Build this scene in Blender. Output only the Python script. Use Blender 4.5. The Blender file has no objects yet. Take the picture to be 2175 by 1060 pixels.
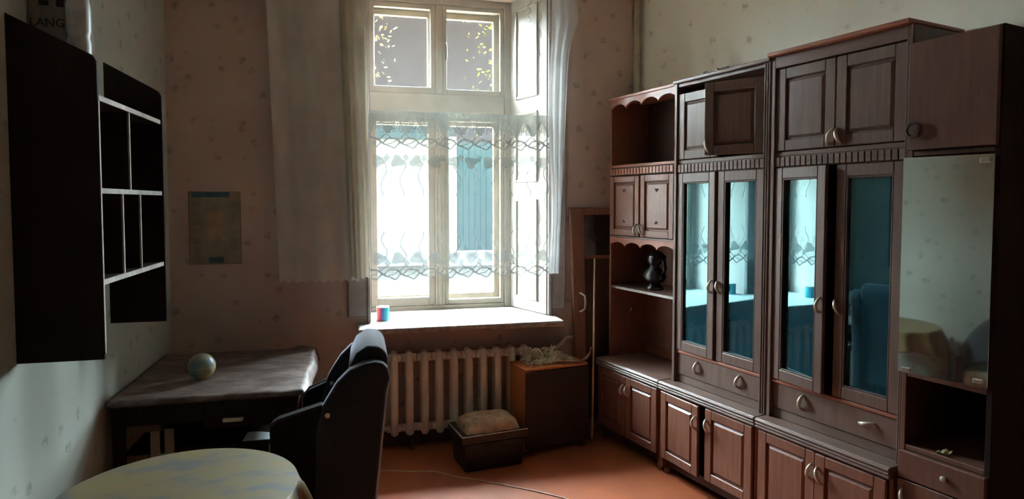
import bpy, bmesh, math, random
from mathutils import Vector, Matrix
random.seed(7)
scene = bpy.context.scene
COL = scene.collection
R = math.radians
PI = math.pi

# ------------------------------------------------------------------ camera
cam_d = bpy.data.cameras.new('camera')
cam = bpy.data.objects.new('camera', cam_d)
COL.objects.link(cam)
cam_d.sensor_width = 36.0
cam_d.lens = 1350.0 / 2175.0 * 36.0
cam_d.shift_y = (490.0 - 530.0) / 2175.0
cam_d.clip_start = 0.05
cam_d.clip_end = 200
cam.location = (0, 0, 1.6)
cam.rotation_euler = (R(90 - 2.6), 0, R(-13.5))
scene.camera = cam

# ------------------------------------------------------------------ world, sun, exposure
world = bpy.data.worlds.new('sky')
scene.world = world
world.use_nodes = True
wn = world.node_tree
wn.nodes['Background'].inputs[0].default_value = (0.86, 0.95, 1.0, 1)
wn.nodes['Background'].inputs[1].default_value = 265.0
sun_d = bpy.data.lights.new('sun', 'SUN')
sun_d.energy = 2200.0
sun_d.angle = R(1.5)
sun_d.color = (1.0, 0.86, 0.62)
sun = bpy.data.objects.new('sun', sun_d)
COL.objects.link(sun)
sun.rotation_euler = (0, R(-45), 0)         # low-left sun raking along the house wall over the yard, none enters the room
portal_d = bpy.data.lights.new('window_daylight_portal', 'AREA')
portal_d.shape = 'RECTANGLE'
portal_d.size, portal_d.size_y = 1.2, 2.35
portal_d.cycles.is_portal = True
portal = bpy.data.objects.new('window_daylight_portal', portal_d)
COL.objects.link(portal)
portal.location = (0.57, 4.92, 1.93)
portal.rotation_euler = (R(-90), 0, 0)
vs = scene.view_settings
vs.view_transform = 'Standard'
vs.look = 'None'
vs.exposure = 0.25
vs.gamma = 1.0
vs.use_curve_mapping = False
cy = scene.cycles
cy.use_denoising = True
cy.max_bounces = 10
cy.diffuse_bounces = 6
cy.glossy_bounces = 4
cy.transparent_max_bounces = 24
cy.sample_clamp_indirect = 20.0
cy.caustics_reflective = False
cy.caustics_refractive = False

# ------------------------------------------------------------------ materials
def nt(name):
    m = bpy.data.materials.new(name)
    m.use_nodes = True
    t = m.node_tree
    return m, t.nodes, t.links, t.nodes['Principled BSDF']

def ramp(N, L, src, c0, c1, p0=0.3, p1=0.7):
    r = N.new('ShaderNodeValToRGB')
    r.color_ramp.elements[0].position = p0
    r.color_ramp.elements[1].position = p1
    r.color_ramp.elements[0].color = (*c0, 1)
    r.color_ramp.elements[1].color = (*c1, 1)
    L.new(src, r.inputs[0])
    return r

def coords(N, L, scale=(1, 1, 1), which='Object', rot=(0, 0, 0)):
    tc = N.new('ShaderNodeTexCoord')
    mp = N.new('ShaderNodeMapping')
    mp.inputs['Scale'].default_value = scale
    mp.inputs['Rotation'].default_value = rot
    L.new(tc.outputs[which], mp.inputs[0])
    return mp.outputs[0]

def noise(N, L, vec, scale, detail=4, rough=0.55):
    n = N.new('ShaderNodeTexNoise')
    n.inputs['Scale'].default_value = scale
    n.inputs['Detail'].default_value = detail
    n.inputs['Roughness'].default_value = rough
    L.new(vec, n.inputs['Vector'])
    return n.outputs['Fac']

def bump(N, L, src, P, strength=0.2, dist=0.01):
    b = N.new('ShaderNodeBump')
    b.inputs['Strength'].default_value = strength
    b.inputs['Distance'].default_value = dist
    L.new(src, b.inputs['Height'])
    L.new(b.outputs[0], P.inputs['Normal'])

def plain(name, col, rough=0.5, metal=0.0, var=0.25, scale=14, spec=0.5, bmp=0.0):
    m, N, L, P = nt(name)
    v = coords(N, L)
    f = noise(N, L, v, scale)
    c0 = tuple(c * (1 - var) for c in col)
    c1 = tuple(min(1, c * (1 + var)) for c in col)
    L.new(ramp(N, L, f, c0, c1).outputs[0], P.inputs['Base Color'])
    P.inputs['Roughness'].default_value = rough
    P.inputs['Metallic'].default_value = metal
    P.inputs['Specular IOR Level'].default_value = spec
    if bmp:
        bump(N, L, f, P, bmp, 0.004)
    return m

def wood(name, c0, c1, rough=0.35, scale=6, axis='z', spec=0.5):
    m, N, L, P = nt(name)
    sc = {'z': (9, 9, 0.7), 'x': (0.7, 9, 9), 'y': (9, 0.7, 9)}[axis]
    v = coords(N, L, sc)
    f = noise(N, L, v, scale, 6, 0.65)
    L.new(ramp(N, L, f, c0, c1, 0.3, 0.72).outputs[0], P.inputs['Base Color'])
    v2 = coords(N, L, (2, 2, 2))
    f2 = noise(N, L, v2, 5, 3)
    mr = N.new('ShaderNodeMapRange')
    mr.inputs['To Min'].default_value = rough - 0.07
    mr.inputs['To Max'].default_value = rough + 0.1
    L.new(f2, mr.inputs['Value'])
    L.new(mr.outputs[0], P.inputs['Roughness'])
    P.inputs['Specular IOR Level'].default_value = spec
    bump(N, L, f, P, 0.05, 0.003)
    return m

def wallpaper(name, base, light, spot, rough=0.85):
    m, N, L, P = nt(name)
    v = coords(N, L)
    big = noise(N, L, v, 1.3, 5, 0.6)
    r = ramp(N, L, big, base, light, 0.3, 0.75)
    # printed floral specks of the old paper
    vo = N.new('ShaderNodeTexVoronoi')
    vo.inputs['Scale'].default_value = 8.5
    vo.inputs['Randomness'].default_value = 0.75
    nz = N.new('ShaderNodeTexNoise')
    nz.inputs['Scale'].default_value = 30
    nz.inputs['Detail'].default_value = 3
    L.new(v, nz.inputs['Vector'])
    mixv = N.new('ShaderNodeMix')
    mixv.data_type = 'RGBA'
    mixv.inputs['Factor'].default_value = 0.05
    L.new(v, mixv.inputs[6])
    L.new(nz.outputs['Color'], mixv.inputs[7])
    L.new(mixv.outputs[2], vo.inputs['Vector'])
    sp = ramp(N, L, vo.outputs['Distance'], (1, 1, 1), (0, 0, 0), 0.10, 0.24)
    fine = noise(N, L, v, 45, 2)
    fr = ramp(N, L, fine, (0, 0, 0), (1, 1, 1), 0.36, 0.5)
    mul = N.new('ShaderNodeMath')
    mul.operation = 'MULTIPLY'
    L.new(sp.outputs[0], mul.inputs[0])
    L.new(fr.outputs[0], mul.inputs[1])
    mul2 = N.new('ShaderNodeMath')
    mul2.operation = 'MULTIPLY'
    mul2.inputs[1].default_value = 0.55
    L.new(mul.outputs[0], mul2.inputs[0])
    mx = N.new('ShaderNodeMix')
    mx.data_type = 'RGBA'
    L.new(mul2.outputs[0], mx.inputs['Factor'])
    L.new(r.outputs[0], mx.inputs[6])
    mx.inputs[7].default_value = (*spot, 1)
    L.new(mx.outputs[2], P.inputs['Base Color'])
    P.inputs['Roughness'].default_value = rough
    P.inputs['Specular IOR Level'].default_value = 0.25
    bump(N, L, big, P, 0.25, 0.03)
    return m

def cloth_sheer(name, col, opacity, trans=0.5):
    m = bpy.data.materials.new(name)
    m.use_nodes = True
    N, L = m.node_tree.nodes, m.node_tree.links
    N.remove(N['Principled BSDF'])
    out = N['Material Output']
    d = N.new('ShaderNodeBsdfDiffuse')
    tl = N.new('ShaderNodeBsdfTranslucent')
    tp = N.new('ShaderNodeBsdfTransparent')
    v = coords(N, L)
    f = noise(N, L, v, 7, 4)
    r = ramp(N, L, f, tuple(c * 0.85 for c in col), col)
    L.new(r.outputs[0], d.inputs[0])
    L.new(r.outputs[0], tl.inputs[0])
    m1 = N.new('ShaderNodeMixShader')
    m1.inputs[0].default_value = trans
    L.new(d.outputs[0], m1.inputs[1])
    L.new(tl.outputs[0], m1.inputs[2])
    m2 = N.new('ShaderNodeMixShader')
    m2.inputs[0].default_value = opacity
    L.new(tp.outputs[0], m2.inputs[1])
    L.new(m1.outputs[0], m2.inputs[2])
    L.new(m2.outputs[0], out.inputs[0])
    return m

def window_glass(name):
    m = bpy.data.materials.new(name)
    m.use_nodes = True
    N, L = m.node_tree.nodes, m.node_tree.links
    N.remove(N['Principled BSDF'])
    out = N['Material Output']
    tp = N.new('ShaderNodeBsdfTransparent')
    tp.inputs[0].default_value = (0.93, 0.96, 0.96, 1)
    gl = N.new('ShaderNodeBsdfGlossy')
    gl.inputs['Roughness'].default_value = 0.02
    lw = N.new('ShaderNodeLayerWeight')
    pw = N.new('ShaderNodeMath')
    pw.operation = 'POWER'
    pw.inputs[1].default_value = 5.0
    L.new(lw.outputs['Facing'], pw.inputs[0])
    fr = N.new('ShaderNodeMath')
    fr.operation = 'MULTIPLY_ADD'
    fr.inputs[1].default_value = 0.9
    fr.inputs[2].default_value = 0.02
    L.new(pw.outputs[0], fr.inputs[0])
    mx = N.new('ShaderNodeMixShader')
    L.new(fr.outputs[0], mx.inputs[0])
    L.new(tp.outputs[0], mx.inputs[1])
    L.new(gl.outputs[0], mx.inputs[2])
    L.new(mx.outputs[0], out.inputs[0])
    return m

def tinted_glass(name, deep, tint, refl, rough=0.02):
    m = bpy.data.materials.new(name)
    m.use_nodes = True
    N, L = m.node_tree.nodes, m.node_tree.links
    N.remove(N['Principled BSDF'])
    out = N['Material Output']
    d = N.new('ShaderNodeBsdfDiffuse')
    v = coords(N, L)
    f = noise(N, L, v, 6, 4)
    L.new(ramp(N, L, f, tuple(c * 0.8 for c in deep), tuple(c * 1.2 for c in deep)).outputs[0], d.inputs[0])
    g = N.new('ShaderNodeBsdfGlossy')
    g.inputs[0].default_value = (*tint, 1)
    g.inputs['Roughness'].default_value = rough
    mx = N.new('ShaderNodeMixShader')
    mx.inputs[0].default_value = refl
    L.new(d.outputs[0], mx.inputs[1])
    L.new(g.outputs[0], mx.inputs[2])
    L.new(mx.outputs[0], out.inputs[0])
    return m

M = {}
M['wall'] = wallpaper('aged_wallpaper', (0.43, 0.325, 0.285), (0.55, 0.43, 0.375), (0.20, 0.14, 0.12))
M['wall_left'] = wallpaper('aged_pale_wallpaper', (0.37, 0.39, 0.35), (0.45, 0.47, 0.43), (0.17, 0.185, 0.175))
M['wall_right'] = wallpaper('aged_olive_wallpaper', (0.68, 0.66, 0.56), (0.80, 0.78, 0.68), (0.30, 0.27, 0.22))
M['ceiling'] = plain('whitewash', (0.84, 0.81, 0.74), 0.9)
M['floor'] = None
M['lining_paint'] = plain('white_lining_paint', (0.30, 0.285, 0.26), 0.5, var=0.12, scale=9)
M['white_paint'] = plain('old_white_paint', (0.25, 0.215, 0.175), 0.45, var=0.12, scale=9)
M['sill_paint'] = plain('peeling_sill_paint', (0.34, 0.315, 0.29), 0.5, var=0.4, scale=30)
M['radiator'] = plain('cream_radiator_paint', (0.74, 0.66, 0.57), 0.4, var=0.12)
M['pipe'] = plain('cream_pipe_paint', (0.42, 0.36, 0.27), 0.45, var=0.15)
M['wood_unit'] = wood('lacquered_walnut', (0.10, 0.060, 0.049), (0.160, 0.101, 0.086), 0.36)
M['wood_unit_x'] = wood('lacquered_walnut_rail', (0.11, 0.064, 0.052), (0.175, 0.11, 0.092), 0.36, axis='x')
M['wood_base'] = wood('red_walnut', (0.14, 0.054, 0.034), (0.22, 0.095, 0.064), 0.38)
M['wood_red'] = wood('red_brown_trim', (0.22, 0.07, 0.04), (0.34, 0.13, 0.08), 0.38, axis='x')
M['wood_inner'] = wood('dark_inner_board', (0.045, 0.02, 0.014), (0.085, 0.038, 0.028), 0.5)
M['wood_shelf'] = wood('black_brown_shelf_board', (0.012, 0.006, 0.004), (0.022, 0.010, 0.008), 0.65, spec=0.15)
M['edge'] = plain('pale_worn_edge', (0.36, 0.33, 0.30), 0.6)
M['wood_orange'] = wood('orange_brown_veneer', (0.34, 0.105, 0.030), (0.52, 0.18, 0.058), 0.35)
M['wood_dark'] = wood('dark_stained_wood', (0.035, 0.014, 0.010), (0.07, 0.028, 0.02), 0.45)
M['wood_tan'] = wood('tan_bare_wood', (0.22, 0.15, 0.09), (0.36, 0.26, 0.16), 0.6)
M['wood_lean'] = wood('old_door_wood', (0.17, 0.075, 0.045), (0.26, 0.125, 0.08), 0.5)
M['handle'] = plain('dull_brass_and_bone', (0.55, 0.50, 0.42), 0.3, metal=0.55, var=0.2)
M['metal_dark'] = plain('tarnished_metal', (0.08, 0.075, 0.07), 0.35, metal=0.8)
M['metal'] = plain('worn_steel', (0.5, 0.48, 0.42), 0.35, metal=0.8)
M['glass'] = window_glass('window_pane_glass')
M['teal_glass'] = tinted_glass('teal_cabinet_glass', (0.010, 0.050, 0.070), (0.36, 0.70, 0.80), 0.38)
M['mirror'] = tinted_glass('dusty_mirror_glass', (0.12, 0.13, 0.12), (0.84, 0.90, 0.86), 0.82, 0.03)
M['dark_glass'] = tinted_glass('dark_leaf_glass', (0.02, 0.02, 0.022), (0.7, 0.7, 0.7), 0.12, 0.1)
M['tulle'] = cloth_sheer('dusty_tulle', (0.62, 0.60, 0.56), 0.15, 0.12)
M['tulle_dense'] = cloth_sheer('gathered_tulle', (0.68, 0.655, 0.625), 0.86, 0.22)
M['lace'] = cloth_sheer('lace_thread', (0.42, 0.44, 0.43), 0.72, 0.04)
M['lace_fill'] = cloth_sheer('lace_leaf_fill', (0.42, 0.45, 0.44), 0.55, 0.04)
M['chair_cloth'] = plain('blue_black_upholstery', (0.011, 0.011, 0.015), 0.85, var=0.3, scale=40, bmp=0.2)
_cp = M['chair_cloth'].node_tree.nodes['Principled BSDF']
_cp.inputs['Sheen Weight'].default_value = 0.35
_cp.inputs['Sheen Roughness'].default_value = 0.4
_cp.inputs['Sheen Tint'].default_value = (0.75, 0.72, 0.85, 1)
M['chair_wood'] = wood('black_brown_chair_wood', (0.004, 0.0028, 0.0025), (0.008, 0.005, 0.004), 0.7, spec=0.15)
M['pale_back_line'] = plain('pale_grey_line', (0.45, 0.42, 0.40), 0.6)
M['cushion'] = plain('tan_plush', (0.40, 0.28, 0.19), 0.95, var=0.35, scale=22, bmp=0.5)
M['pouf'] = plain('dark_leatherette', (0.010, 0.005, 0.0045), 0.42, var=0.3)
M['straw'] = plain('dry_pale_straw', (0.80, 0.76, 0.62), 0.7, var=0.3)
M['paper'] = plain('white_paper', (0.62, 0.64, 0.66), 0.7, var=0.06)
M['carton'] = plain('grey_brown_carton', (0.17, 0.145, 0.12), 0.8)
M['ink'] = plain('dark_print_ink', (0.015, 0.012, 0.010), 0.8)
M['bundle'] = plain('cloudy_plastic', (0.34, 0.35, 0.34), 0.45, var=0.35, scale=16)
M['black_gloss'] = plain('black_glaze', (0.006, 0.006, 0.0075), 0.24, spec=0.4)
M['cord'] = plain('dirty_white_cord', (0.48, 0.40, 0.36), 0.6)
M['teal'] = plain('teal_paint', (0.0095, 0.0205, 0.0260), 0.5, var=0.15, spec=0.0)  # gate colour darkened to hold back the bright view outside

def floor_mat():
    m, N, L, P = nt('red_brown_floor_paint')
    v = coords(N, L)
    f = noise(N, L, v, 2.2, 6, 0.6)
    L.new(ramp(N, L, f, (0.245, 0.060, 0.022), (0.36, 0.095, 0.036)).outputs[0], P.inputs['Base Color'])
    f2 = noise(N, L, v, 5, 4)
    mr = N.new('ShaderNodeMapRange')
    mr.inputs['To Min'].default_value = 0.38
    mr.inputs['To Max'].default_value = 0.6
    L.new(f2, mr.inputs['Value'])
    L.new(mr.outputs[0], P.inputs['Roughness'])
    bump(N, L, f, P, 0.06, 0.01)
    return m
M['floor'] = floor_mat()

def desk_cloth_mat():
    m, N, L, P = nt('dusty_brown_oilcloth')
    v = coords(N, L, (1, 2.2, 1))
    f = noise(N, L, v, 9, 6, 0.65)
    L.new(ramp(N, L, f, (0.075, 0.044, 0.036), (0.20, 0.155, 0.14), 0.42, 0.68).outputs[0], P.inputs['Base Color'])
    P.inputs['Roughness'].default_value = 0.55
    bump(N, L, f, P, 0.15, 0.006)
    return m
M['desk_cloth'] = desk_cloth_mat()

def table_cloth_mat():
    m, N, L, P = nt('faded_olive_oilcloth')
    v = coords(N, L, (1, 2, 1))
    f = noise(N, L, v, 6.5, 5, 0.6)
    r = N.new('ShaderNodeValToRGB')
    e = r.color_ramp.elements
    e[0].position, e[0].color = 0.36, (0.13, 0.125, 0.125, 1)
    e[1].position, e[1].color = 0.66, (0.25, 0.15, 0.05, 1)
    x = e.new(0.48)
    x.color = (0.20, 0.155, 0.082, 1)
    x = e.new(0.60)
    x.color = (0.20, 0.16, 0.07, 1)
    L.new(f, r.inputs[0])
    L.new(r.outputs[0], P.inputs['Base Color'])
    P.inputs['Roughness'].default_value = 0.5
    return m
M['table_cloth'] = table_cloth_mat()

def globe_mat():
    m, N, L, P = nt('globe_print')
    v = coords(N, L)
    f = noise(N, L, v, 16, 4)
    r = N.new('ShaderNodeValToRGB')
    e = r.color_ramp.elements
    e[0].position, e[0].color = 0.44, (0.16, 0.22, 0.25, 1)
    e[1].position, e[1].color = 0.62, (0.44, 0.28, 0.05, 1)
    x = e.new(0.52)
    x.color = (0.26, 0.26, 0.17, 1)
    L.new(f, r.inputs[0])
    L.new(r.outputs[0], P.inputs['Base Color'])
    P.inputs['Roughness'].default_value = 0.3
    return m
M['globe'] = globe_mat()

# ------------------------------------------------------------------ mesh helpers
class MB:
    def __init__(self):
        self.v, self.f = [], []

    def box(self, x0, x1, y0, y1, z0, z1):
        b = len(self.v)
        self.v += [(x0, y0, z0), (x1, y0, z0), (x1, y1, z0), (x0, y1, z0), (x0, y0, z1), (x1, y0, z1), (x1, y1, z1), (x0, y1, z1)]
        self.f += [(b, b + 3, b + 2, b + 1), (b + 4, b + 5, b + 6, b + 7), (b, b + 1, b + 5, b + 4), (b + 1, b + 2, b + 6, b + 5), (b + 2, b + 3, b + 7, b + 6), (b + 3, b, b + 4, b + 7)]
        return self

    def prism(self, pts, axis, a, b):
        """closed 2D outline pushed along one axis"""
        n = len(pts)
        o = len(self.v)
        def mk(p, q):
            return {'z': (p[0], p[1], q), 'y': (p[0], q, p[1]), 'x': (q, p[0], p[1])}[axis]
        self.v += [mk(p, a) for p in pts] + [mk(p, b) for p in pts]
        self.f.append(tuple(o + i for i in range(n)))
        self.f.append(tuple(o + n + i for i in reversed(range(n))))
        for i in range(n):
            j = (i + 1) % n
            self.f.append((o + i, o + n + i, o + n + j, o + j))
        return self

    def tube(self, pts, r, n=8, cap=True):
        pts = [Vector(p) for p in pts]
        rr = r if isinstance(r, (list, tuple)) else [r] * len(pts)
        o = len(self.v)
        prev = None
        for i, p in enumerate(pts):
            d = (pts[min(i + 1, len(pts) - 1)] - pts[max(i - 1, 0)]).normalized()
            if prev is None:
                a = Vector((0, 0, 1)) if abs(d.z) < 0.9 else Vector((1, 0, 0))
                u = d.cross(a).normalized()
            else:
                u = (prev - d * prev.dot(d)).normalized()
            prev = u
            w = d.cross(u)
            for k in range(n):
                t = 2 * PI * k / n
                self.v.append(tuple(p + (u * math.cos(t) + w * math.sin(t)) * rr[i]))
        for i in range(len(pts) - 1):
            for k in range(n):
                k2 = (k + 1) % n
                self.f.append((o + i * n + k, o + i * n + k2, o + (i + 1) * n + k2, o + (i + 1) * n + k))
        if cap:
            self.f.append(tuple(o + k for k in reversed(range(n))))
            self.f.append(tuple(o + (len(pts) - 1) * n + k for k in range(n)))
        return self

    def lathe(self, prof, n=24, c=(0, 0)):
        o = len(self.v)
        for r, z in prof:
            for k in range(n):
                t = 2 * PI * k / n
                self.v.append((c[0] + r * math.cos(t), c[1] + r * math.sin(t), z))
        for i in range(len(prof) - 1):
            for k in range(n):
                k2 = (k + 1) % n
                self.f.append((o + i * n + k, o + i * n + k2, o + (i + 1) * n + k2, o + (i + 1) * n + k))
        self.f.append(tuple(o + k for k in reversed(range(n))))
        self.f.append(tuple(o + (len(prof) - 1) * n + k for k in range(n)))
        return self

    def grid(self, fn, nu, nv):
        o = len(self.v)
        for j in range(nv + 1):
            for i in range(nu + 1):
                self.v.append(tuple(fn(i / nu, j / nv)))
        for j in range(nv):
            for i in range(nu):
                a = o + j * (nu + 1) + i
                self.f.append((a, a + 1, a + nu + 2, a + nu + 1))
        return self

    def build(self, name, mat, parent=None, bevel=0.0, smooth=False, solid=0.0, seg=1):
        me = bpy.data.meshes.new(name)
        me.from_pydata(self.v, [], self.f)
        me.validate()
        bm = bmesh.new()
        bm.from_mesh(me)
        bmesh.ops.recalc_face_normals(bm, faces=bm.faces)
        bm.to_mesh(me)
        bm.free()
        me.materials.append(mat)
        if smooth:
            for p in me.polygons:
                p.use_smooth = True
        o = bpy.data.objects.new(name, me)
        COL.objects.link(o)
        o.parent = parent
        if solid:
            s = o.modifiers.new('thickness', 'SOLIDIFY')
            s.thickness = solid
            s.offset = 0
        if bevel:
            b = o.modifiers.new('bevel', 'BEVEL')
            b.width = bevel
            b.segments = seg
            b.limit_method = 'ANGLE'
            b.angle_limit = R(40)
        return o

def box(name, mat, parent, x0, x1, y0, y1, z0, z1, bevel=0.0, seg=1):
    return MB().box(x0, x1, y0, y1, z0, z1).build(name, mat, parent, bevel, seg=seg)

def tag(o, label, cat, group=None, kind=None):
    o['label'] = label
    o['category'] = cat
    if group:
        o['group'] = group
    if kind:
        o['kind'] = kind
    return o

def struct(o, label=None):
    o['kind'] = 'structure'
    if label:
        o['label'] = label
    return o

def thing(name, label, cat, loc=(0, 0, 0), rz=0.0, group=None):
    o = bpy.data.objects.new(name, None)
    o.empty_display_size = 0.1
    COL.objects.link(o)
    o.location = loc
    o.rotation_euler = (0, 0, rz)
    return tag(o, label, cat, group)

def share(src, name, parent, loc):
    o = bpy.data.objects.new(name, src.data)
    COL.objects.link(o)
    o.parent = parent
    o.location = loc
    for md in src.modifiers:
        if md.type == 'BEVEL':
            b = o.modifiers.new('bevel', 'BEVEL')
            b.width, b.segments, b.limit_method = md.width, md.segments, md.limit_method
    return o

# ------------------------------------------------------------------ right wall frame:  s along the wall away from the camera, t towards the wall
DL = R(13.5)
U = Vector((-math.sin(DL), math.cos(DL), 0))
NN = Vector((math.cos(DL), math.sin(DL), 0))
RZ = DL - PI / 2                               # local x = towards the camera (right in the picture), local y = into the wall
def ST(s, t, z=0.0):
    p = U * s + NN * t
    return Vector((p.x, p.y, z))
TW = 2.866
LX = -1.115
YB = 4.2
CZ = 3.35

# ------------------------------------------------------------------ the room shell
pr0 = ST(4.4, TW)
pr1 = ST(-3.26, TW)
pr2 = ST(-3.26, TW + 0.3)
pr3 = ST(4.4, TW + 0.3)
struct(box('floor', M['floor'], None, -1.5, 4.2, -2.8, 4.25, -0.1, 0.0), 'red-brown painted floor')
struct(box('ceiling', M['ceiling'], None, -1.5, 4.2, -2.8, 4.9, CZ, CZ + 0.2))
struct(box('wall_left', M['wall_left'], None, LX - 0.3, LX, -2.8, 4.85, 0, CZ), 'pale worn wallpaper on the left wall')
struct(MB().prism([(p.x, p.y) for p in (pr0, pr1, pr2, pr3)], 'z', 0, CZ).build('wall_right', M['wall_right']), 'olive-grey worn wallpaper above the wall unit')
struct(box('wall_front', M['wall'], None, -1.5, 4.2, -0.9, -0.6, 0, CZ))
WX0, WX1 = 0.03, 1.105          # window frame
OX0, OX1 = 0.055, 1.27          # opening in the room face
WY = 4.64
wb = MB()
wb.prism([(LX - 0.3, YB), (OX0, YB), (WX0, WY + 0.02), (WX0, 4.85), (LX - 0.3, 4.85)], 'z', 0, CZ)
wb.prism([(OX1, YB), (2.6, YB), (2.6, 4.85), (WX1, 4.85), (WX1, WY + 0.02)], 'z', 0, CZ)
niche = [(OX0, YB), (OX1, YB), (WX1, WY + 0.02), (WX1, 4.85), (WX0, 4.85), (WX0, WY + 0.02)]
wb.prism(niche, 'z', 0, 0.775)
wb.prism(niche, 'z', 3.06, CZ)
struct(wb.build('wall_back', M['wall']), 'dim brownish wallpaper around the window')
struct(box('baseboard_back', M['wood_dark'], None, LX, 2.0, YB - 0.02, YB, 0, 0.09, 0.004))
struct(box('baseboard_left', M['wood_dark'], None, LX, LX + 0.02, -0.6, YB - 0.02, 0, 0.09, 0.004))

# ------------------------------------------------------------------ window, casing, sill, shutter lining
win = bpy.data.objects.new('window_1', None)
COL.objects.link(win)
win.location = (0, WY, 0)
struct(win, 'tall white-painted double window with four panes')
ZB, ZT = 0.80, 3.06
TR0, TR1 = 2.215, 2.375          # transom
MX0, MX1 = 0.535, 0.605          # mullion
wp = M['white_paint']
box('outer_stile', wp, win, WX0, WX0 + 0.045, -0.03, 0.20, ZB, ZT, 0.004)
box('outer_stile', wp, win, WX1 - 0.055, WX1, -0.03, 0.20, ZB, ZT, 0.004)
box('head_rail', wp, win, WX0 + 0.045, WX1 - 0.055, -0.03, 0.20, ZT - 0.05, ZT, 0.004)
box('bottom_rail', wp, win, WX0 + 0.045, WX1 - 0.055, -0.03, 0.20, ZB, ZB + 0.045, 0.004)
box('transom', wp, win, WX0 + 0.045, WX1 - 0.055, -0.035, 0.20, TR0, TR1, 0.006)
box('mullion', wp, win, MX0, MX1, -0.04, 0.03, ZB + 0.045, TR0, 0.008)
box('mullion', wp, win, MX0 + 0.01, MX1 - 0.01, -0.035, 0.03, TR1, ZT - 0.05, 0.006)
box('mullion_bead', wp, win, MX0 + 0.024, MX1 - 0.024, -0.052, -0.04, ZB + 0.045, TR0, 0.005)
def sash(x0, x1, z0, z1, y, wdt=0.04, outer=False):
    b = MB()
    b.box(x0, x0 + wdt, y, y + 0.035, z0, z1).box(x1 - wdt, x1, y, y + 0.035, z0, z1)
    b.box(x0 + wdt, x1 - wdt, y, y + 0.035, z0, z0 + wdt * 1.3).box(x0 + wdt, x1 - wdt, y, y + 0.035, z1 - wdt, z1)
    s = b.build('sash', wp, win, 0.003)
    box('pane', M['glass'], s, x0 + wdt, x1 - wdt, y + 0.015, y + 0.018, z0 + wdt * 1.3, z1 - wdt)
    return s
xl0, xl1, xr0, xr1 = WX0 + 0.045, MX0, MX1, WX1 - 0.055
lows = [sash(xl0, xl1, ZB + 0.045, TR0, -0.02, 0.048), sash(xr0, xr1, ZB + 0.045, TR0, -0.02, 0.030)]
ups = [sash(xl0, xl1 + 0.01, TR1, ZT - 0.05, -0.02, 0.036), sash(xr0 - 0.01, xr1, TR1, ZT - 0.05, -0.02, 0.030)]
for x0, x1 in ((xl0, 0.55), (0.59, xr1)):
    sash(x0, x1, ZB + 0.045, TR0, 0.155, 0.045)
    sash(x0, x1, TR1, ZT - 0.05, 0.155, 0.045)
MB().tube([(MX1 + 0.014, -0.025, 2.62), (MX1 + 0.014, -0.045, 2.64), (MX1 + 0.014, -0.045, 2.72), (MX1 + 0.014, -0.025, 2.74)], 0.006).build('latch', M['metal_dark'], ups[1], smooth=True)

# panelled shutter lining of the right reveal (splayed) and plain left one
lin = bpy.data.objects.new('trim_1', None)
COL.objects.link(lin)
struct(lin, 'white panelled shutter lining in the right window reveal')
dv = Vector((WX1 - OX1, WY - YB, 0))
llen = dv.length
lin.location = (OX1, YB, 0)
lin.rotation_euler = (0, 0, math.atan2(dv.y, dv.x))
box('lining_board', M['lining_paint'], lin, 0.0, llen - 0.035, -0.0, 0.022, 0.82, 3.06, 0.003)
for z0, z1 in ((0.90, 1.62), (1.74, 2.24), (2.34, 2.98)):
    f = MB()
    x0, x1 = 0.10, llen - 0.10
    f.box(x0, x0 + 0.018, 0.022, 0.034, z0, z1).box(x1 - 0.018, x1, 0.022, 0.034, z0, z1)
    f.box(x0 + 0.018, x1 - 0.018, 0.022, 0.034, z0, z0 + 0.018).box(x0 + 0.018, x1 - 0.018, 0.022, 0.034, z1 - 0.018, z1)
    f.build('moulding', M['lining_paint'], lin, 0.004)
cas = bpy.data.objects.new('trim_2', None)
COL.objects.link(cas)
struct(cas, 'worn painted casing around the window opening')
cas.location = (0, YB, 0)
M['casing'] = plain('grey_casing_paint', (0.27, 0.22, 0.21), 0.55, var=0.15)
box('casing_board', M['casing'], cas, OX0 - 0.13, OX0 - 0.012, -0.022, 0, 0.86, 3.14, 0.004)
box('casing_bead', M['casing'], cas, OX0 - 0.012, OX0 + 0.012, -0.034, 0, 0.82, 3.10, 0.006)
box('casing_board', M['casing'], cas, OX1 + 0.012, OX1 + 0.115, -0.022, 0, 0.86, 3.14, 0.004)
box('casing_bead', M['casing'], cas, OX1 - 0.012, OX1 + 0.012, -0.034, 0, 0.82, 3.10, 0.006)
sl = MB()
sl.prism([(-0.015, 3.985), (1.315, 3.985), (1.315, YB), (OX1, YB), (WX1, WY - 0.03), (WX0, WY - 0.03), (OX0, YB), (-0.015, YB)], 'z', 0.775, 0.815)
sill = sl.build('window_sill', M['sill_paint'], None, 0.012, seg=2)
struct(sill, 'thick white-painted window sill with flaking paint')
sill.name = 'trim_3'

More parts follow.
